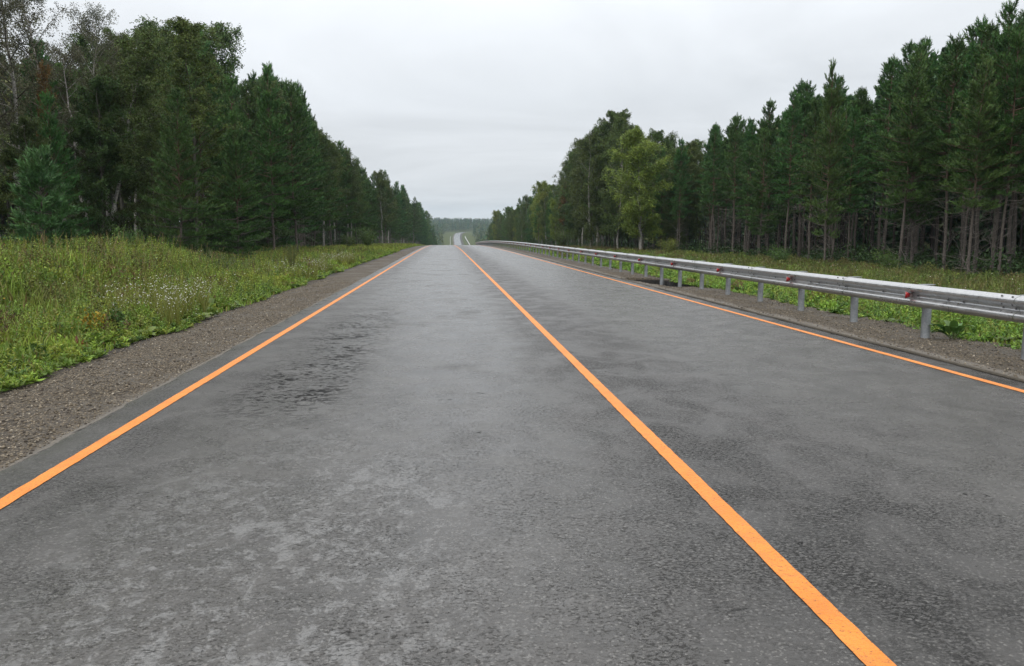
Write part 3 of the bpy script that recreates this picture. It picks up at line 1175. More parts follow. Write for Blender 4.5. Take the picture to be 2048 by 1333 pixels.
# mid
proto('mid0', pine(31, 0.22, 2.2, 0.9), WP, M_PINE, 12)
proto('mid1', pine(32, 0.18, 2.0, 0.8), WP, M_PINE2, 12)
proto('young', pine(41, 0.03, 1.15, 0, H=4.0, dens=1.3), WP, M_YPINE, 4)
proto('birch0', birch(51, 0.13, 2.6, hang=1.0, dens=1.2), WB, M_BIRCH, 14)
proto('birch3', birch(60, 0.08, 2.5, hang=1.0, el0=44), WB, M_BIRCH2, 14)
proto('birch1', birch(52, 0.30, 2.0, hang=0.9), WB, M_BIRCH2, 14)
proto('birch2', birch(53, 0.34, 2.3, hang=0.7, lean=1.4), WB, M_BIRCH2, 14)
proto('grey0', birch(54, 0.42, 2.5, hang=0.6, dens=0.85, leaf=0.075, lean=1.6, el0=40), WB, M_BIRCH3, 14)
proto('aspen0', birch(55, 0.22, 2.1, hang=0.3, el0=40, leaf=0.10), WA, M_ASPEN, 14)
proto('aspen1', birch(56, 0.30, 1.7, hang=0.4, el0=52, leaf=0.095), WA, M_ASPEN, 14)
proto('rusty', birch(57, 0.35, 1.5, hang=0.5, dens=0.8), WA, M_RUST, 14)
proto('alder0', birch(58, 0.06, 2.9, hang=0.5, dens=1.15, leaf=0.115, lean=0.5, el0=35), WA, M_ALDER, 14)
proto('alder1', birch(59, 0.10, 2.5, hang=0.6, dens=1.1, leaf=0.11, lean=0.3, el0=42), WA, M_BIRCH2, 14)
proto('bush0', shrub(61), [M_DEAD], M_ASPEN, 1.6)
proto('bush2', shrub(63, 1.6, 1.4, 0.06, 3200), [M_DEAD], M_BIRCH2, 1.6)
proto('bush1', shrub(62, 1.6, 1.2), [M_DEAD], M_BIRCH, 1.6)


def plant(name, cat, key, x, y, H, label, group=None, rz=None, wx=1.0, tilt=(0, 0), z=None):
    t, c, h0 = PROTO[key]
    if z is None:
        z = float(surf(x, y))
    o = empty(name, (x, y, z - 0.05))
    s = H / h0
    o.scale = (s * wx, s * wx, s)
    o.rotation_euler = (tilt[0], tilt[1], random.uniform(0, 6.28) if rz is None else rz)
    tag(o, label, cat, group)
    for src in (t, c):
        q = src.copy()
        COL.objects.link(q)
        q.parent = o
    return o


# skyline of the photograph: tree tops follow it
SILL = np.array([(-700, 10), (-300, 35), (0, 70), (60, 84), (120, 96), (175, 92), (215, 84), (270, 62), (330, 66), (385, 46), (430, 88), (455, 132), (500, 150), (548, 136), (590, 172), (625, 225), (645, 262), (690, 286), (730, 330), (765, 348), (800, 370), (838, 410), (862, 452), (880, 470)], float)
SILR = np.array([(968, 470), (985, 440), (1005, 424), (1045, 402), (1075, 376), (1095, 374), (1120, 362), (1140, 315), (1178, 275), (1200, 268), (1235, 240), (1262, 262), (1290, 262), (1330, 268), (1355, 280), (1395, 285), (1412, 262), (1455, 240), (1500, 236), (1540, 212), (1600, 170), (1650, 150), (1690, 165), (1740, 150), (1790, 118), (1830, 95), (1880, 62), (1940, 52), (1985, 20), (2040, 35), (2200, -40), (2600, -120)], float)


def height_for(x, y, sil, jit=0.0):
    g = float(surf(x, y))
    Z = 12.0
    for _ in range(5):
        px, _py_ = proj(x, y, Z)
        py = np.interp(px, sil[:, 0], sil[:, 1]) + jit
        d = ray(px, py)
        Z = CAMH + d[2] / d[1] * y
    return max(4.0, Z - g), px


def pick(keys, w):
    return random.choices(keys, w)[0]


WOODY = {'bushy': 'bushy pine branched to the ground', 'mid': 'pine with a short bare foot', 'stand': 'pine with twiggy bare lower trunk', 'inner': 'pine with clean bare lower trunk',
         'birch': 'drooping olive leaved birch', 'grey': 'sparse grey leaved birch', 'aspen': 'upright leafy aspen', 'alder': 'dark low branched alder', 'rusty': 'rusty leaved aspen'}


def describe(side, key, y, back):
    kind = WOODY[key.rstrip('0123456789')]
    row_ = 'in the inner rows' if back else 'in the front row'
    if side < 0:
        where = 'beside the grass bank' if y < 34 else 'past the grass bank' if y < 90 else 'by the bank side crest' if y < 180 else 'over the bank side crest'
    else:
        where = 'behind the near guardrail' if y < 45 else 'behind the middle guardrail' if y < 95 else 'behind the distant guardrail' if y < 180 else 'beyond the guardrail end'
    return f'{kind}, {row_} {where}'


def row(side, xoff, y0, y1, step0, step1, jit, hkeys, hw, bfrac, lo, hi):
    y = y0
    while y < y1:
        t = (y - y0) / max(1, y1 - y0)
        step = step0 + (step1 - step0) * t
        yy = y + random.uniform(-0.35, 0.35) * step
        xx = xoff + random.uniform(-0.9, 0.9) + float(roadx(yy))
        sil = SILL if side < 0 else SILR
        H, px = height_for(xx, yy, sil, random.uniform(lo, hi))
        y += step * random.uniform(0.55, 1.45)
        if (side < 0 and px < -560) or (side > 0 and px > 2500):
            continue
        # never grow over the sky gap: keep crowns off the road's skyline
        if side < 0 and px > 869 or side > 0 and px < 972:
            continue
        bf = bfrac(px)
        if random.random() < bf[0]:
            key = pick(bf[1], bf[2])
            nm = 'birch_tree' if key[:5] in ('birch', 'grey0') else ('alder_tree' if key[:5] == 'alder' else 'aspen_tree')
            plant(nm, nm[:-5], key, xx, yy, H * 1.01, (lab := describe(side, key, yy, abs(xoff) > (16 if side < 0 else 23))), lab, wx=random.uniform(0.85, 1.15))
        else:
            kk = hkeys(px) if callable(hkeys) else pick(hkeys, hw)
            plant('pine_tree', 'pine', kk, xx, yy, H, (lab := describe(side, kk, yy, abs(xoff) > (16 if side < 0 else 23))), lab, wx=random.uniform(0.85, 1.2))


def bl(px):
    if px < 260:
        return 0.75, ['grey0', 'birch2', 'birch1', 'aspen1'], [4, 2, 2, 1]
    if px < 460:
        return 0.6, ['birch1', 'aspen0', 'aspen1', 'birch2'], [2, 3, 2, 1]
    if 640 < px < 700:
        return 0.4, ['birch1', 'aspen1'], [1, 1]
    return 0.10, ['birch1', 'aspen1'], [1, 1]


def bl_front(px):
    return (0.72, ['alder0', 'alder1'], [3, 2]) if px < 300 else (0.15, ['alder0', 'aspen1'], [1, 1])


def br(px):
    if px > 1400:
        return 0.0, ['birch1'], [1]
    if px > 1120:
        return 0.7, ['birch3', 'alder1', 'aspen0', 'birch1'], [4, 3, 2, 1]
    return 0.7, ['aspen0', 'birch0', 'birch3', 'alder1'], [2, 2, 3, 1]


edge_l = lambda px: pick(['bushy0', 'bushy1', 'bushy2', 'mid0'], [3, 3, 2, 1]) if px < 560 else pick(['mid0', 'mid1', 'bushy2', 'stand2'], [3, 3, 2, 1])
# wood on the bank side
row(-1, -14.2, 17, 52, 2.8, 2.8, 0, edge_l, None, bl_front, 70, 170)
row(-1, -13.2, 52, 150, 2.9, 3.6, 0, edge_l, None, bl, 0, 40)
row(-1, -12.4, 150, 560, 4.2, 9.0, 0, edge_l, None, bl, -7, 30)
row(-1, -17.5, 18, 130, 3.0, 3.4, 0, ['mid0', 'mid1', 'stand0', 'stand2'], [2, 2, 1, 1], bl, -6, 40)
row(-1, -21.5, 20, 110, 3.6, 4.0, 0, ['mid0', 'stand0', 'stand1', 'stand3'], [1, 1, 1, 1], bl, -10, 30)
# wood behind the guardrail
edge_r = lambda px: pick(['stand0', 'stand1', 'stand2', 'stand3', 'mid0'], [3, 3, 3, 2, 1]) if px > 1330 else pick(['mid0', 'mid1', 'bushy1', 'stand2'], [2, 2, 1, 1])
row(1, 21.8, 21, 150, 2.5, 3.6, 0, edge_r, None, br, -14, 62)
row(1, 21.0, 150, 420, 4.5, 8.0, 0, edge_r, None, br, -9, 34)
row(1, 24.8, 22, 130, 2.7, 3.2, 0, ['stand1', 'stand3', 'inner0', 'inner1'], [1, 1, 2, 2], br, -4, 35)
row(1, 28.0, 24, 110, 3.2, 3.6, 0, ['inner0', 'inner1'], [1, 1], br, -8, 30)
row(1, 25.5, 150, 330, 8, 9, 0, edge_r, None, br, -10, 24)


def place_px(name, cat, key, pxb, dist, top, label, wx=1.0, rz=None, tilt=(0, 0), xoff=None):
    """stand a tree so that its foot is in the direction of pixel column pxb at distance dist, crown up to pixel row top"""
    d = ray(pxb, 500)
    x, y = d[0] / d[1] * dist, dist
    Z = 10
    for _ in range(4):
        px, _q = proj(x, y, Z)
        dd = ray(px, top)
        Z = CAMH + dd[2] / dd[1] * y
    return plant(name, cat, key, x, y, Z - float(surf(x, y)), label, wx=wx, rz=rz, tilt=tilt)


place_px('pine_tree', 'pine', 'young', 92, 22.0, 308, 'small bluish green young pine standing alone at the front of the dark wood', wx=1.15)
place_px('pine_tree', 'pine', 'bushy0', 362, 33.0, 188, 'broad bushy pine, widest at the front of the wood behind the grass bank', wx=1.05)
place_px('pine_tree', 'pine', 'bushy1', 478, 35.0, 226, 'bushy pine standing just right of the broadest pine on the bank side', wx=1.0)
place_px('pine_tree', 'pine', 'mid1', 549, 50.0, 136, 'tall spire topped pine, the highest tip right of the broadest pine on the bank side', wx=1.0)
place_px('pine_tree', 'pine', 'mid0', 594, 52.0, 168, 'dark pine with orange upper trunk showing, just right of the spire topped pine', wx=1.1)
place_px('birch_tree', 'birch', 'grey0', 55, 34.0, -130, 'tall sparse grey leaved birch with white trunk, cut off by the top of the picture', tilt=(0.0, -0.08))
place_px('birch_tree', 'birch', 'grey0', 135, 36.0, -60, 'sparse birch with pale forked limbs and grey brown leaves beside the tallest birch', tilt=(0.05, 0.10), rz=2.2)
place_px('birch_tree', 'birch', 'grey0', 12, 32.0, -40, 'sparse grey leaved birch at the outer corner of the upper wood, thin against the sky', tilt=(0.0, 0.05), rz=4.0)
place_px('birch_tree', 'birch', 'grey0', 172, 37.0, 22, 'slim sparse birch between the leaning birch and the forked one', rz=5.2, wx=0.8)
place_px('birch_tree', 'birch', 'birch2', 205, 36.0, 40, 'leaning white trunked birch with olive leaves in the upper wood', tilt=(0.0, 0.12), rz=0.4)
place_px('aspen_tree', 'aspen', 'aspen0', 395, 44.0, 44, 'leafy green aspen, the highest crown between the birches and the spire topped pine')
place_px('aspen_tree', 'aspen', 'rusty', 105, 34.0, 128, 'rusty brown leaved tree among the tall birches', wx=0.5)
place_px('birch_tree', 'birch', 'birch0', 1283, 74.0, 258, 'large yellow green weeping birch with white trunk at the front of the wood', wx=1.5)
place_px('birch_tree', 'birch', 'birch3', 1236, 92.0, 236, 'tall slender birch, the highest point of the broadleaf clump behind the guardrail', wx=0.9)
place_px('birch_tree', 'birch', 'birch3', 1180, 100.0, 268, 'olive birch at the far end of the broadleaf clump behind the guardrail')
place_px('aspen_tree', 'aspen', 'rusty', 1128, 135.0, 366, 'rusty brown tree beside the broadleaf clump behind the guardrail', wx=0.8)
place_px('pine_tree', 'pine', 'mid1', 1650, 40.0, 126, 'tall spire of a pine rising clear above its neighbours behind the guardrail', wx=0.75)
place_px('pine_tree', 'pine', 'stand0', 1984, 30.0, 8, 'tallest pine behind the guardrail, its open tip near the top of the picture', wx=0.95)
place_px('pine_tree', 'pine', 'stand2', 1942, 29.5, 120, 'thick pine with crooked dead limbs and orange bark at the front of the stand')
place_px('pine_tree', 'pine', 'stand2', 1802, 36.0, 110, 'pine with a fan of long pale dead branches low on its trunk')

# shrubs and seedlings under the edge
for i, (pxb, d, H, k, lab) in enumerate([
        (50, 23.0, 1.3, 'bush0', 'light green leafy shrub at the foot of the bluish young pine'),
        (265, 27, 1.1, 'bush0', 'low green shrub against the dark wood, left of the broadest pine'),
        (432, 25.5, 1.0, 'bush2', 'olive weedy bush crowning the end of the grass bank'),
        (468, 26.5, 0.9, 'bush2', 'smaller olive bush on the outer end of the grass bank'),
        (735, 88, 2.6, 'bush0', 'bright green bush at the edge of the wood past the end of the grass bank'),
        (700, 84, 1.8, 'bush0', 'smaller green bush left of the bright green bush by the wood'),
        (1125, 118, 3.0, 'bush0', 'green bush behind the guardrail below the rusty tree'),
        (1340, 66, 1.6, 'bush1', 'low yellowish bush behind the guardrail right of the weeping birch'),
        (1560, 41, 1.3, 'bush0', 'low bush under bare pine trunks behind the guardrail'),
        (1780, 34, 1.2, 'bush0', 'low bush at the foot of the pine with pale dead branches')]):
    dd = ray(pxb, 500)
    plant('shrub', 'shrub', k, dd[0] / dd[1] * d, d, H, lab)


# ---------------------------------------------------------------- woods that read as one mass
def mass_trees(name, pos, seed, ncl, conif, kindlabel, cols, clump=0.5, deep=None):
    """pos (m,4): x, y, ground z, height -> one mesh of trunks and leaf clumps"""
    r = np.random.default_rng(seed)
    Vs, F4, F3, Cs = [], [], [], []
    n0 = 0
    m = len(pos)
    # crowns
    t = r.random((m, ncl)) ** 0.85
    base = np.where(conif[:, None], 0.30, 0.22)
    if deep is not None:
        base = np.where(deep[:, None], 0.0, base)
    pr = np.where(conif[:, None], (1 - t) ** 0.75 * np.minimum(1, 0.5 + 2 * t), np.sqrt(np.clip(1 - (1.8 * t - 0.8) ** 2, 0.04, 1)))
    wd = pos[:, 3][:, None] * np.where(conif[:, None], 0.15, 0.19)
    rr = wd * pr * np.sqrt(r.random((m, ncl))) * r.uniform(0.8, 1.25, (m, 1))
    az = r.uniform(0, 6.283, (m, ncl))
    lob = 1 + 0.25 * np.sin(az * 3 + r.uniform(0, 6, (m, 1))) * np.sin(t * 14 + r.uniform(0, 6, (m, 1)))
    C = np.stack([pos[:, 0][:, None] + rr * lob * np.cos(az), pos[:, 1][:, None] + rr * lob * np.sin(az), pos[:, 2][:, None] + pos[:, 3][:, None] * (base + (1 - base) * t)], -1).reshape(-1, 3)
    D = nrm(r.normal(size=C.shape) * np.array([1, 1, 0.8]) + np.array([0, 0, 0.35]))
    S = rand_perp(D, r)
    sz = (clump * (1 if deep is None else np.where(deep, 1.9, 1.0)[:, None]) * r.uniform(0.5, 1.3, (m, ncl)) * np.sqrt(pos[:, 3] / 14)[:, None]).reshape(-1, 1)
    V, F = leaf_quads(C - D * sz * 0.5, D, S, sz, sz * 0.55)
    ci = r.integers(0, len(cols[0]), m)
    colA = np.where(conif[:, None], np.array(cols[0])[ci], np.array(cols[1])[r.integers(0, len(cols[1]), m)])
    colA = colA * r.uniform(0.8, 1.2, (m, 1))
    cc = np.repeat(colA, ncl, 0) * r.uniform(0.75, 1.25, (m * ncl, 1))
    Vs.append(V)
    F4.append(F)
    Cs.append(np.repeat(cc, 4, 0))
    n0 = len(V)
    # trunks: 4-sided taper
    rad = 0.008 * pos[:, 3]
    an = np.arange(4) * math.pi / 2
    lo = np.stack([pos[:, 0][:, None] + rad[:, None] * np.cos(an), pos[:, 1][:, None] + rad[:, None] * np.sin(an), np.repeat(pos[:, 2][:, None] - 0.3, 4, 1)], -1)
    hi = np.stack([pos[:, 0][:, None] + 0.3 * rad[:, None] * np.cos(an), pos[:, 1][:, None] + 0.3 * rad[:, None] * np.sin(an), np.repeat((pos[:, 2] + pos[:, 3] * 0.9)[:, None], 4, 1)], -1)
    V = np.concatenate([lo, hi], 1).reshape(-1, 3)
    q = np.arange(m)[:, None, None] * 8
    j = np.arange(4)[None, :, None]
    F = np.concatenate([q + j, q + (j + 1) % 4, q + 4 + (j + 1) % 4, q + 4 + j], -1).reshape(-1, 4) + n0
    Vs.append(V)
    F4.append(F)
    Cs.append(np.repeat(np.where(conif[:, None], (0.040, 0.034, 0.030), (0.075, 0.07, 0.064)), 8, 0))
    o = mesh_np(name, np.concatenate(Vs), np.concatenate(F4), M_FAR, col=np.concatenate(Cs))
    tag(o, kindlabel[0], kindlabel[1], kind='stuff')
    return o


CONC = [(0.042, 0.090, 0.034), (0.050, 0.104, 0.038), (0.040, 0.082, 0.036)]
BROC = [(0.070, 0.095, 0.030), (0.055, 0.085, 0.028), (0.095, 0.105, 0.032), (0.060, 0.070, 0.030)]


def scatter(xa, xb, ya, yb, step):
    xs = np.arange(xa, xb, step)
    ys = np.arange(ya, yb, step)
    X, Y = np.meshgrid(xs, ys)
    X = X + rng.uniform(-0.45, 0.45, X.shape) * step
    Y = Y + rng.uniform(-0.45, 0.45, Y.shape) * step
    return X.ravel(), Y.ravel()


def inner(side, name, lab):
    out = []
    sil = SILL if side < 0 else SILR
    for xa, xb, ya, yb, st in (((-58, -24.5, 10, 130, 3.2), (-60, -17, 130, 560, 9)) if side < 0 else ((30.5, 66, 18, 130, 3.2), (30, 80, 130, 430, 7))):
        X, Y = scatter(xa, xb, ya, yb, st)
        X = X + roadx(Y)
        for x, y in zip(X, Y):
            H, px = height_for(x, y, sil, random.uniform(34, 95))
            if (side < 0 and (px < -900 or px > 866)) or (side > 0 and (px > 2900 or px < 974)):
                continue
            out.append((x, y, float(surf(x, y)), min(H, 26)))
    pos = np.array(out)
    con = rng.random(len(pos)) < (0.85 if side > 0 else 0.7)
    deep = np.abs(pos[:, 0] - roadx(pos[:, 1])) > 44
    return mass_trees(name, pos, 5 + side, 520, con, lab, (CONC, BROC), 0.42, deep)


inner(-1, 'forest_interior', ('shadowy inner wood filling the gaps between the trees on the bank side', 'woodland'))
inner(1, 'forest_interior', ('shadowy inner pine wood filling the gaps between trunks behind the guardrail', 'woodland'))

# valley sides and the far wooded ridge
out = []
for xa, xb, ya, yb, st, nearoff in ((-60, -10, 560, 900, 9, 14), (-85, -10, 900, 1300, 9, 18), (26, 90, 430, 900, 9, 22), (20, 110, 900, 1330, 9, 25)):
    X, Y = scatter(xa, xb, ya, yb, st)
    keep = (X < -nearoff) | (X > nearoff)
    X, Y = X[keep], Y[keep]
    X = X + roadx(Y)
    for x, y in zip(X, Y):
        out.append((x, y, float(surf(x, y)), random.uniform(12, 17)))
X, Y = scatter(-160, 210, 1352, 1640, 8)
for x, y in zip(X, Y):
    if abs(x - float(roadx(y))) < 14 and y < 1420:
        continue
    out.append((x, y, float(surf(x, y)), random.uniform(13, 16.5)))
pos = np.array(out)
mass_trees('distant_forest', pos, 77, 110, rng.random(len(pos)) < 0.22, ('hazy blue green forest on the far ridge and valley sides beyond the crest', 'forest'), (CONC, BROC), 1.25)


# ---------------------------------------------------------------- undergrowth that fills the feet of the woods
def leafmass(name, x, y, z, hgt, col, leaf, seed, lab, cat):
    r = np.random.default_rng(seed)
    n = len(x)
    B = np.column_stack([x, y, z + hgt * r.random(n) ** 1.2])
    D = nrm(r.normal(size=(n, 3)) + np.array([0, 0, 0.5]))
    V, F = leaf_quads(B, D, rand_perp(D, r), leaf * r.uniform(0.6, 1.4, (n, 1)), leaf * 0.5)
    c = col * r.uniform(0.7, 1.3, (n, 1))
    o = mesh_np(name, V, F, M_VEG, col=np.repeat(c, 4, 0))
    return tag(o, lab, cat, kind='stuff')


def under(side, seed):
    r = np.random.default_rng(seed)
    xs, ys, hs = [], [], []
    for ya, yb, n in ((15, 60, 26000), (60, 160, 26000), (160, 450, 16000)):
        y = r.uniform(ya, yb, n)
        x = (-13.2 - 11 * r.random(n) ** 1.5) if side < 0 else (20.5 + 14 * r.random(n) ** 1.3)
        d = fbm(x * 0.5 + 50, y * 0.35, 3)
        k = d > 0.42
        xs.append(x[k]); ys.append(y[k]); hs.append((0.35 + 3.2 * (d[k] - 0.42)) * (1.6 if side < 0 else 0.9))
    x, y, h = np.concatenate(xs), np.concatenate(ys), np.concatenate(hs)
    x = x + roadx(y)
    c = np.array((0.038, 0.068, 0.022)) * (1 + 0.0 * x[:, None])
    return leafmass('undergrowth', x, y, surf(x, y), h, c, 0.17, seed, 'dark leafy undergrowth at the foot of the wood ' + ('on the bank side' if side < 0 else 'behind the guardrail'), 'undergrowth')


under(-1, 91)
under(1, 92)

# ================================================================ meadow
PAL = dict(yel=(0.215, 0.265, 0.042), grn=(0.130, 0.215, 0.036), dk=(0.060, 0.115, 0.024), brn=(0.150, 0.108, 0.048), olv=(0.160, 0.180, 0.042), lime=(0.205, 0.310, 0.044))


def sample_side(side, n, seed, ymax, wmin, wmax, pw=1.6, ymin=3.2):
    """points on the verge, dense near the camera; returns x, y, distance from the gravel edge"""
    r = np.random.default_rng(seed)
    u = r.random(n)
    y = ymin + (ymax - ymin) * u ** pw
    d = wmin + (wmax - wmin) * r.random(n)
    e = edge(side, y)
    x = e - d if side < 0 else e + d
    x = x + roadx(y)
    px, py = proj(x, y, surf(x, y) + 0.3)
    k = (px > -450) & (px < 2900)
    return x[k], y[k], d[k], r


def edge(side, y):
    y = np.asarray(y, float)
    if side < 0:
        return -4.22 + 0.5 * (fbm(y * 0.55, 2.2, 3) - 0.5)
    return 7.28 + 0.45 * (fbm(y * 0.5, 7.7, 3) - 0.5)


def blades(name, side, n, seed, ymax, wmax, lab, pw=1.7):
    x, y, d, r = sample_side(side, n, seed, ymax, -0.05, wmax, pw)
    m = len(x)
    P1 = fbm(x * 0.55, y * 0.45, 4)
    P2 = fbm(x * 0.9 + 40, y * 0.7 + 9, 3)
    keep = r.random(m) < 0.35 + 1.1 * P2
    x, y, d, P1, P2 = (a[keep] for a in (x, y, d, P1, P2))
    m = len(x)
    h = (0.09 + 0.24 * np.clip(d / 1.6, 0, 1) + 0.30 * (P1 - 0.4) * np.clip(d / 2, 0, 1)) * r.uniform(0.55, 1.3, m) * (0.85 if side > 0 else 1.0)
    h = np.maximum(h, 0.06)
    w = 0.0065 + 0.00042 * y
    az = r.uniform(0, 6.283, m)
    ln = np.stack([np.cos(az), np.sin(az)], 1) * (r.uniform(0.1, 0.65, m) * h)[:, None]
    b = np.column_stack([x, y, surf(x, y) - 0.02])
    sd = np.column_stack([-np.sin(az), np.cos(az), np.zeros(m)]) * w[:, None]
    mid = b + np.column_stack([ln * 0.35, h * 0.58])
    tip = b + np.column_stack([ln, h * r.uniform(0.8, 1.0, m)])
    V = np.stack([b - sd, b + sd, mid - sd * 0.8, mid + sd * 0.8, tip], 1).reshape(-1, 3)
    i = np.arange(m)[:, None] * 5
    F4 = i + np.array([[0, 1, 3, 2]])
    F3 = i + np.array([[2, 3, 4]])
    A = np.array
    q = np.clip((P1 - 0.34) / 0.3, 0, 1)[:, None]
    c = A(PAL['grn']) * (1 - q) + A(PAL['yel']) * q
    q2 = np.clip((P2 - 0.52) / 0.15, 0, 1)[:, None] * np.clip(d / 2, 0, 1)[:, None]
    c = c * (1 - 0.65 * q2) + A(PAL['brn']) * 0.65 * q2
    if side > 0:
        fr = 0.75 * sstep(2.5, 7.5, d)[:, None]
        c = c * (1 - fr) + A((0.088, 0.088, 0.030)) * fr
    ed = np.exp(-d / 0.8)[:, None] * 0.6
    c = c * (1 - ed) + A(PAL['lime']) * 0.8 * ed
    rb = (r.random(m) < 0.08)[:, None]
    c = np.where(rb, A(PAL['brn']) * 1.5, c) * r.uniform(0.7, 1.3, (m, 1))
    o = mesh_np(name, V, [F4, F3], M_VEG, col=np.repeat(c, 5, 0))
    return tag(o, lab, 'grass', kind='stuff')


blades('grass', -1, 230000, 101, 75, 9.2, 'tall yellow green grass on the bank beside the gravel')
blades('grass', -1, 50000, 103, 330, 8.4, 'shorter grass strip along the far gravel shoulder before the dark pines', 1.0)
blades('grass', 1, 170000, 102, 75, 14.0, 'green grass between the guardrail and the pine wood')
blades('grass', 1, 50000, 104, 300, 13.5, 'distant grass strip behind the receding guardrail', 1.0)


def weeds(name, side, n, seed, ymax, wmin, wmax, hlo, hhi, nleaf, leaf, cols, lab, cat, pw=1.6, thr=0.5, nz=(0.6, 0.5), stem=True):
    """leafy stems: a thin stalk with leaves up its length"""
    x, y, d, r = sample_side(side, n, seed, ymax, wmin, wmax, pw)
    N = fbm(x * nz[0] + seed, y * nz[1] + seed * 0.3, 3)
    k = N > thr
    x, y, d, N = x[k], y[k], d[k], N[k]
    m = len(x)
    h = r.uniform(hlo, hhi, m) * np.clip(0.35 + d / 1.5, 0.35, 1)
    b = np.column_stack([x, y, surf(x, y) - 0.02])
    lean = r.normal(0, 0.26, (m, 2)) * h[:, None]
    tip = b + np.column_stack([lean, h])
    t = np.tile((np.arange(nleaf) + 0.6) / nleaf, (m, 1)) * r.uniform(0.9, 1.0, (m, 1))
    az = np.cumsum(np.full((m, nleaf), 2.4), 1) + r.uniform(0, 6.28, (m, 1))
    B = b[:, None, :] * (1 - t[..., None]) + tip[:, None, :] * t[..., None]
    el = r.uniform(-0.2, 0.9, (m, nleaf))
    D = np.stack([np.cos(az) * np.cos(el), np.sin(az) * np.cos(el), np.sin(el)], -1)
    S = np.stack([-np.sin(az), np.cos(az), r.normal(0, 0.5, az.shape)], -1)
    S = nrm(S)
    sz = (leaf * (1.15 - 0.6 * t) * (1 + y / 60)[:, None] * r.uniform(0.7, 1.3, t.shape))[..., None]
    V, F = leaf_quads(B.reshape(-1, 3), D.reshape(-1, 3), S.reshape(-1, 3), sz.reshape(-1, 1), sz.reshape(-1, 1) * 0.42)
    ca = np.array([PAL[c] if isinstance(c, str) else c for c in cols])
    c = ca[r.integers(0, len(ca), m)] * r.uniform(0.75, 1.25, (m, 1))
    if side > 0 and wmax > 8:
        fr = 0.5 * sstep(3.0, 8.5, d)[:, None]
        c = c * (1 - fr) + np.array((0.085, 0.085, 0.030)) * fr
    Cv = np.repeat(c, 4 * nleaf, 0)
    if stem:
        w = (0.003 + 0.0001 * y)[:, None] * np.array([[1.0, 0, 0]])
        Vs = np.stack([b - w, b + w, tip + w * 0.5, tip - w * 0.5], 1).reshape(-1, 3)
        Fs = np.arange(len(Vs)).reshape(-1, 4) + len(V)
        V = np.concatenate([V, Vs])
        F = np.concatenate([F, Fs])
        Cv = np.concatenate([Cv, np.repeat(c * np.array([0.9, 0.75, 0.7]), 4, 0)])
    o = mesh_np(name, V, F, M_VEG, col=Cv)
    tag(o, lab, cat, kind='stuff')
    return tip, r


weeds('leafy_weeds', -1, 19000, 201, 60, 0.1, 9, 0.22, 0.75, 22, 0.058, ['dk', 'grn', 'lime', 'olv', 'yel', 'grn'], 'dark leafy weeds growing through the grass of the bank', 'weeds', thr=0.42)
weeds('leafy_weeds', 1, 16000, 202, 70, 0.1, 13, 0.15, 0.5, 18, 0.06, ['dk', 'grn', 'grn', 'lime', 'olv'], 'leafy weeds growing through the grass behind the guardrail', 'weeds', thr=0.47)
# rounded leafy clumps that break up the meadow


def clumps(side, n, seed, ymax, wmax, lab):
    x, y, d, r = sample_side(side, n, seed, ymax, 0.15, wmax, 1.5)
    xs, cs, hs = [], [], []
    names = ['dk', 'grn', 'olv', 'lime', 'brn', 'yel', 'grn']
    pn = fbm(x * 0.3 + seed, y * 0.25, 3)
    for i in range(len(x)):
        rad = r.uniform(0.12, 0.42) * min(1, 0.45 + d[i] / 2)
        m = int(900 * rad)
        c = np.array(PAL[names[int(r.integers(0, 7))]]) * (0.6 + 0.9 * pn[i])
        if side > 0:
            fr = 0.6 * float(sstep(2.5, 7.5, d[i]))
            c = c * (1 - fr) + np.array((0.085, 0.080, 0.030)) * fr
        elif pn[i] < 0.475 and d[i] > 1.2:
            c = c * 0.4 + np.array((0.105, 0.072, 0.032)) * 0.6
        u = nrm(r.normal(size=(m, 3))) * (r.random((m, 1)) ** 0.45)
        u[:, 2] = np.abs(u[:, 2]) * r.uniform(0.8, 1.5)
        xs.append(np.array([x[i], y[i], 0.0]) + u * rad)
        cs.append(np.repeat(c[None], m, 0))
        hs.append(np.full(m, y[i]))
    B, C, Y = np.concatenate(xs), np.concatenate(cs), np.concatenate(hs)[:, None]
    B[:, 2] += surf(B[:, 0], B[:, 1])
    D = nrm(r.normal(size=B.shape) + np.array([0, 0, 0.9]))
    L = (0.045 + 0.0011 * Y) * r.uniform(0.6, 1.5, (len(B), 1))
    V, F = leaf_quads(B, D, rand_perp(D, r), L, L * 0.42)
    o = mesh_np('weed_clumps', V, F, M_VEG, col=np.repeat(C * r.uniform(0.75, 1.25, (len(C), 1)), 4, 0))
    return tag(o, lab, 'weeds', kind='stuff')


clumps(-1, 1500, 211, 60, 9.0, 'rounded leafy weed clumps over the grass bank')
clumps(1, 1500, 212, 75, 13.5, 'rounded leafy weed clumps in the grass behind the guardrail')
# dry stalks
weeds('dry_stalks', -1, 2200, 203, 60, 1.0, 9, 0.3, 0.7, 16, 0.04, [(0.10, 0.072, 0.038), (0.065, 0.045, 0.026), (0.13, 0.098, 0.055)], 'brown dry flower stalks standing in the bank grass', 'stalks', thr=0.5)
weeds('dry_stalks', 1, 3200, 204, 110, 1.5, 13.5, 0.3, 0.65, 16, 0.05, [(0.12, 0.085, 0.045), (0.16, 0.125, 0.075)], 'brown dry seed stalks in the grass before the pine trunks', 'stalks', thr=0.46)
weeds('seed_heads', -1, 1500, 207, 60, 2.5, 9, 0.55, 0.85, 22, 0.030, [(0.24, 0.185, 0.11), (0.17, 0.12, 0.075), (0.20, 0.18, 0.075)], 'pale beige seed heads standing above the bank grass', 'stalks', thr=0.5)
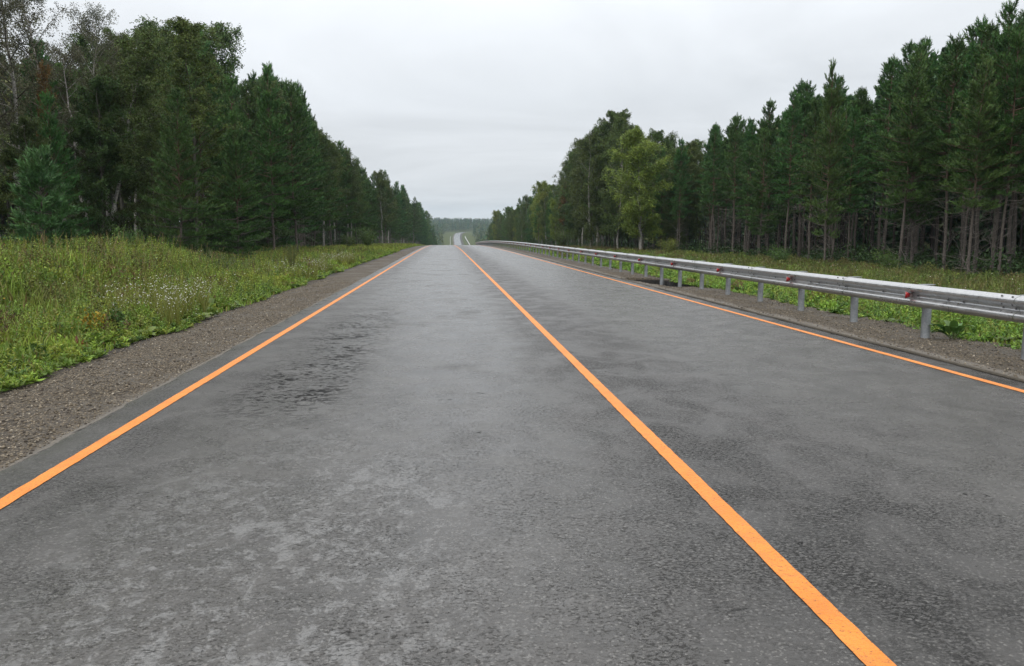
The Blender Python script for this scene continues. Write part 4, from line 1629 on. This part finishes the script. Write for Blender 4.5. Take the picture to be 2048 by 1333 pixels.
# low edge growth, light green
weeds('edge_weeds', -1, 6500, 205, 70, -0.1, 1.0, 0.08, 0.36, 12, 0.07, ['lime', 'grn', 'dk', 'yel', 'grn'], 'bright low weeds along the bank edge of the gravel', 'weeds', thr=0.45, nz=(1.2, 0.9))
weeds('edge_weeds', 1, 6500, 206, 80, -0.1, 1.6, 0.08, 0.34, 12, 0.07, ['lime', 'grn', 'dk', 'yel', 'grn'], 'bright low weeds behind the guardrail posts', 'weeds', thr=0.36)


def flowers(name, side, n, seed, ymax, wmin, wmax, hlo, hhi, rad, col, lab, thr, nz=0.35, pw=1.3, heads=5, ymin=5.0):
    x, y, d, r = sample_side(side, n, seed, ymax, wmin, wmax, pw, ymin)
    k = fbm(x * nz + seed, y * nz * 0.7, 3) > thr
    x, y, d = x[k], y[k], d[k]
    m = len(x)
    h = r.uniform(hlo, hhi, m)
    b = np.column_stack([x, y, surf(x, y)])
    H = (b[:, None, :] + np.stack([r.normal(0, 0.11, (m, heads)), r.normal(0, 0.11, (m, heads)), h[:, None] + r.normal(0, 0.08, (m, heads))], -1)).reshape(-1, 3)
    q = len(H)
    N = nrm(r.normal(0, 0.45, (q, 3)) + np.array([0, -0.35, 1.0]))
    A = rand_perp(N, r)
    Bv = np.cross(N, A)
    rr = rad * r.uniform(0.65, 1.25, (q, 1)) * (1 + np.repeat(y, heads)[:, None] / 90)
    an = np.arange(6) * math.pi / 3
    V = H[:, None, :] + rr[:, None, :] * (np.cos(an)[None, :, None] * A[:, None, :] + np.sin(an)[None, :, None] * Bv[:, None, :])
    V = V.reshape(-1, 3)
    F = np.arange(len(V)).reshape(-1, 6)
    c = np.repeat(np.array(col) * r.uniform(0.75, 1.1, (q, 1)), 6, 0)
    # stalks
    w = (0.003 + 0.00015 * np.repeat(y, heads))[:, None] * np.array([[1.0, 0, 0]])
    bb = np.repeat(b, heads, 0)
    Vs = np.stack([bb - w, bb + w, H + w * 0.6 - [0, 0, 0.004], H - w * 0.6 - [0, 0, 0.004]], 1).reshape(-1, 3)
    Fs = np.arange(len(Vs)).reshape(-1, 4) + len(V)
    o = mesh_np(name, np.concatenate([V, Vs]), [F, Fs], M_VEG, col=np.concatenate([c, np.tile(np.array(PAL['olv']), (len(Vs), 1))]))
    return tag(o, lab, 'flowers', kind='stuff')


flowers('white_wildflowers', -1, 1100, 301, 40, 0.05, 1.35, 0.2, 0.55, 0.0095, (0.50, 0.51, 0.44), 'small white daisies in drifts near the gravel on the bank side', 0.50, nz=0.6, heads=7, ymin=10.5)
flowers('white_wildflowers', -1, 130, 302, 40, 0.8, 8, 0.25, 0.5, 0.009, (0.45, 0.46, 0.38), 'scattered white flower heads high on the grass bank', 0.45)
flowers('yellow_wildflowers', -1, 260, 303, 45, 0.2, 7, 0.2, 0.42, 0.009, (0.45, 0.34, 0.04), 'small yellow flowers dotted over the grass bank', 0.46, heads=3)
flowers('white_wildflowers', 1, 420, 304, 60, 0.3, 12, 0.25, 0.5, 0.011, (0.48, 0.45, 0.38), 'pale flower heads in the grass behind the guardrail', 0.47, heads=3)


# ---------------------------------------------------------------- broad leaved plants rooted at the gravel edge
def broadleaf(seed, n, ln, wd, el0, col, droop=1.1):
    """rosette of large bent leaves on short stalks"""
    r = np.random.default_rng(seed)
    mb = MB()
    for i in range(n):
        az = i * 2.4 + r.normal(0, 0.3)
        L = ln * r.uniform(0.6, 1.15)
        W = wd * r.uniform(0.7, 1.15)
        e = el0 + r.normal(0, 0.2)
        st = L * r.uniform(0.3, 0.7)
        o = np.array([math.cos(az), math.sin(az), 0])
        s = np.array([-math.sin(az), math.cos(az), 0])
        p = np.array([r.normal(0, 0.03), r.normal(0, 0.03), 0.0])
        up = np.array([0, 0, 1.0])
        q = p + (o * math.cos(e) + up * math.sin(e)) * st
        mb.tube([p, (p + q) / 2, q], [0.006, 0.005, 0.004], 4, 1)
        rows = []
        c = q
        k = 6
        prof_ = [0.12, 0.75, 1.0, 0.88, 0.55, 0.04]
        for j in range(k):
            ee = e - droop * (j / (k - 1)) ** 1.1
            t = o * math.cos(ee) + up * math.sin(ee)
            nn = up * math.cos(ee) - o * math.sin(ee)
            hw = W / 2 * prof_[j]
            fold = 0.30 * hw
            wv = 0.10 * hw * math.sin(j * 2.1 + i)
            rows += [c - s * hw + nn * (fold + wv), c - s * hw * 0.5 + nn * fold * 0.3, c, c + s * hw * 0.5 + nn * fold * 0.3, c + s * hw + nn * (fold - wv)]
            c = c + t * L / (k - 1)
        F = [[j * 5 + a, j * 5 + a + 1, (j + 1) * 5 + a + 1, (j + 1) * 5 + a] for j in range(k - 1) for a in range(4)]
        mb.add(rows, F, 0)
    m = mat_leaf('broad_leaf', col, 0.22, 0.015, 0.25, rough=0.45, spec=0.35)
    return mb, m


M_STALK = mat_plain('leaf_stalk', (0.09, 0.12, 0.035), 0.6)


def bl_proto(key, *a, **k):
    mb, m = broadleaf(*a, **k)
    PROTO[key] = mb.build('leaves', [m, M_STALK], link=False, smooth=True)


bl_proto('cole0', 1, 9, 0.17, 0.15, 0.75, (0.105, 0.165, 0.030))
bl_proto('cole1', 2, 12, 0.14, 0.12, 0.65, (0.085, 0.145, 0.028))
bl_proto('cole2', 3, 8, 0.20, 0.19, 0.55, (0.125, 0.185, 0.036), droop=0.8)
bl_proto('dock', 4, 14, 0.27, 0.12, 0.8, (0.080, 0.150, 0.034), droop=1.3)
bl_proto('reddock', 5, 4, 0.20, 0.09, 1.15, (0.16, 0.040, 0.022), droop=0.5)


def put_leafplant(key, x, y, s, label, group=None):
    o = PROTO[key].copy()
    o.name = 'broadleaf_plant'
    COL.objects.link(o)
    o.location = (x + float(roadx(y)), y, float(surf(x, y)) - 0.01)
    o.scale = (s, s, s * random.uniform(0.8, 1.1))
    o.rotation_euler = (random.gauss(0, 0.1), random.gauss(0, 0.1), random.uniform(0, 6.28))
    tag(o, label, 'plant', group)
    return o


y = 5.6
while y < 36:
    for _ in range(2):
        yy = y + random.uniform(-0.3, 0.3)
        if vnoise(yy * 0.8, 4.4) > 0.28:
            xx = float(edge(-1, yy)) - random.uniform(-0.06, 0.55)
            put_leafplant(pick(['cole0', 'cole1', 'cole2'], [3, 3, 2]), xx, yy, random.uniform(0.35, 0.85) * (1 + yy / 90), 'low broad leaved plant on the soil strip between bank grass and gravel', 'broad leaved plants along the bank side gravel')
    y += 0.30 + y * 0.014
y = 7
while y < 34:
    for _ in range(2):
        yy = y + random.uniform(-0.3, 0.3)
        if vnoise(yy * 0.7, 8.4) > 0.3:
            xx = float(edge(1, yy)) + random.uniform(-0.05, 0.8)
            put_leafplant(pick(['cole0', 'cole1', 'cole2'], [3, 4, 1]), xx, yy, random.uniform(0.35, 0.85) * (1 + yy / 90), 'low broad leaved plant on the gravel edge behind the guardrail posts', 'broad leaved plants behind the guardrail')
    y += 0.36 + y * 0.016


def gpt(px, py, z=0.0):
    d = ray(px, py)
    t = (z - CAMH) / d[2]
    return d[0] * t, d[1] * t


x, y = gpt(1915, 672)
put_leafplant('dock', x, y, 1.0, 'largest broad leaved plant behind the guardrail, with long arching dock leaves')
x, y = gpt(170, 690)
put_leafplant('reddock', x, y, 0.55, 'small plant with a dark red upright leaf at the gravel edge')


def leafy_plant(name, seed, H, nl, leaf, col, x, y, label, spread=0.12, hue=0.02, plume=False):
    r = np.random.default_rng(seed)
    mb = MB()
    B, D = [], []
    for k in range(7 if not plume else 9):
        az = k * 2.4
        L = H * r.uniform(0.7, 1.0)
        q = np.array([[0, 0, 0], [spread * 0.4 * math.cos(az), spread * 0.4 * math.sin(az), L * 0.5], [spread * math.cos(az), spread * math.sin(az), L]])
        mb.tube(q, [0.007, 0.005, 0.003], 4, 0)
        w = r.random(nl) ** (0.8 if not plume else 0.6)
        p = np.column_stack([np.interp(w, [0, 0.5, 1], q[:, i]) for i in range(3)])
        sp = leaf * (1.3 - 0.9 * w)[:, None] * (1 if not plume else 1.5)
        B.append(p + r.normal(0, 1, p.shape) * sp * 0.5)
    B = np.concatenate(B)
    B[:, 2] = np.maximum(B[:, 2], 0.02)
    D = nrm(r.normal(size=B.shape) + np.array([0, 0, 0.3 if not plume else 0.9]))
    V, F = leaf_quads(B, D, rand_perp(D, r), leaf * r.uniform(0.6, 1.2, (len(B), 1)), leaf * (0.7 if not plume else 0.35))
    o = empty(name, (x, y, float(surf(x, y)) - 0.01))
    tag(o, label, 'plant')
    mb.build('stem', M_STALK, o)
    mesh_np('leaves', V, F, mat_leaf(name + '_leaf', col, 0.3, hue, 0.3), o)
    return o


x, y = gpt(222, 672)
leafy_plant('yellow_weed', 1, 0.42, 30, 0.055, (0.30, 0.22, 0.025), x - 0.25, y, 'upright weed with yellowed leaves at the gravel edge', 0.16)
x, y = gpt(268, 672)
leafy_plant('thistle_plant', 2, 0.46, 26, 0.06, (0.060, 0.125, 0.032), x - 0.30, y + 0.2, 'deep green leafy upright weed just beside the yellowed weed', 0.10)
x, y = gpt(600, 545)
leafy_plant('mugwort_plant', 3, 1.15, 90, 0.07, (0.12, 0.135, 0.05), x - 0.3, y, 'tall pale green plume of mugwort standing out of the grass', 0.22, plume=True)

# ---------------------------------------------------------------- loose stones on the shoulders
def pebbles(name, n, xa, xb, ya, yb, seed, lab, zf, pw):
    r = np.random.default_rng(seed)
    y = ya + (yb - ya) * r.random(n) ** pw
    x = r.uniform(xa, xb, n)
    k_ = (zf(x, y) > -0.1)
    x, y = x[k_], y[k_]
    n = len(x)
    s = 0.005 + 0.011 * r.random(n) ** 3
    big = r.random(n) < 0.02
    s = np.where(big, s + 0.010, s)
    c = np.column_stack([x + roadx(y), y, prof(y) + zf(x, y) + s * 0.2])
    o8 = np.array([(1, 0, 0), (0, 1, 0), (-1, 0, 0), (0, -1, 0), (0, 0, 0.8), (0, 0, -0.6)], float)
    an = r.uniform(0, 6.28, n)
    V = o8[None] * r.uniform(0.6, 1.3, (n, 6, 1)) * s[:, None, None]
    ca, sa = np.cos(an)[:, None], np.sin(an)[:, None]
    V = np.stack([V[..., 0] * ca - V[..., 1] * sa, V[..., 0] * sa + V[..., 1] * ca, V[..., 2]], -1) + c[:, None, :]
    f = np.array([(0, 1, 4), (1, 2, 4), (2, 3, 4), (3, 0, 4), (1, 0, 5), (2, 1, 5), (3, 2, 5), (0, 3, 5)])
    F = (np.arange(n)[:, None, None] * 6 + f[None]).reshape(-1, 3)
    col = np.array([(0.12, 0.098, 0.07), (0.18, 0.15, 0.11), (0.055, 0.045, 0.035), (0.30, 0.265, 0.21)])[r.choice(4, n, p=[0.4, 0.3, 0.2, 0.1])] * r.uniform(0.7, 1.2, (n, 1))
    o = mesh_np(name, V.reshape(-1, 3), F, M_STONE, col=np.repeat(col, 6, 0))
    return tag(o, lab, 'gravel', kind='stuff')


_ms = Mat('loose_stone', 0.8, 0.3)
_at = _ms.n.new('ShaderNodeAttribute')
_at.attribute_name = 'Col'
_ms.set(col=_at.outputs['Color'])
M_STONE = _ms.m
pebbles('gravel', 26000, -4.25, -2.72, 3.5, 26, 401, 'loose brown stones on the gravel shoulder by the grass bank', shl, 1.5)
pebbles('gravel', 16000, 5.72, 7.4, 6, 30, 402, 'loose brown stones on the gravel around the guardrail posts', shr, 1.4)

# ---------------------------------------------------------------- damp air
hz = MB()
hz.box((0, 1850, 50), (3040, 4400, 150))
M_HAZE = bpy.data.materials.new('damp_air')
M_HAZE.use_nodes = True
hn = M_HAZE.node_tree.nodes
hn.remove(hn['Principled BSDF'])
pv = hn.new('ShaderNodeVolumePrincipled')
pv.inputs['Color'].default_value = (0.62, 0.82, 1.0, 1)
pv.inputs['Density'].default_value = 0.00013
pv.inputs['Anisotropy'].default_value = 0.0
M_HAZE.node_tree.links.new(pv.outputs[0], hn['Material Output'].inputs['Volume'])
tag(hz.build('haze', M_HAZE), kind='stuff')
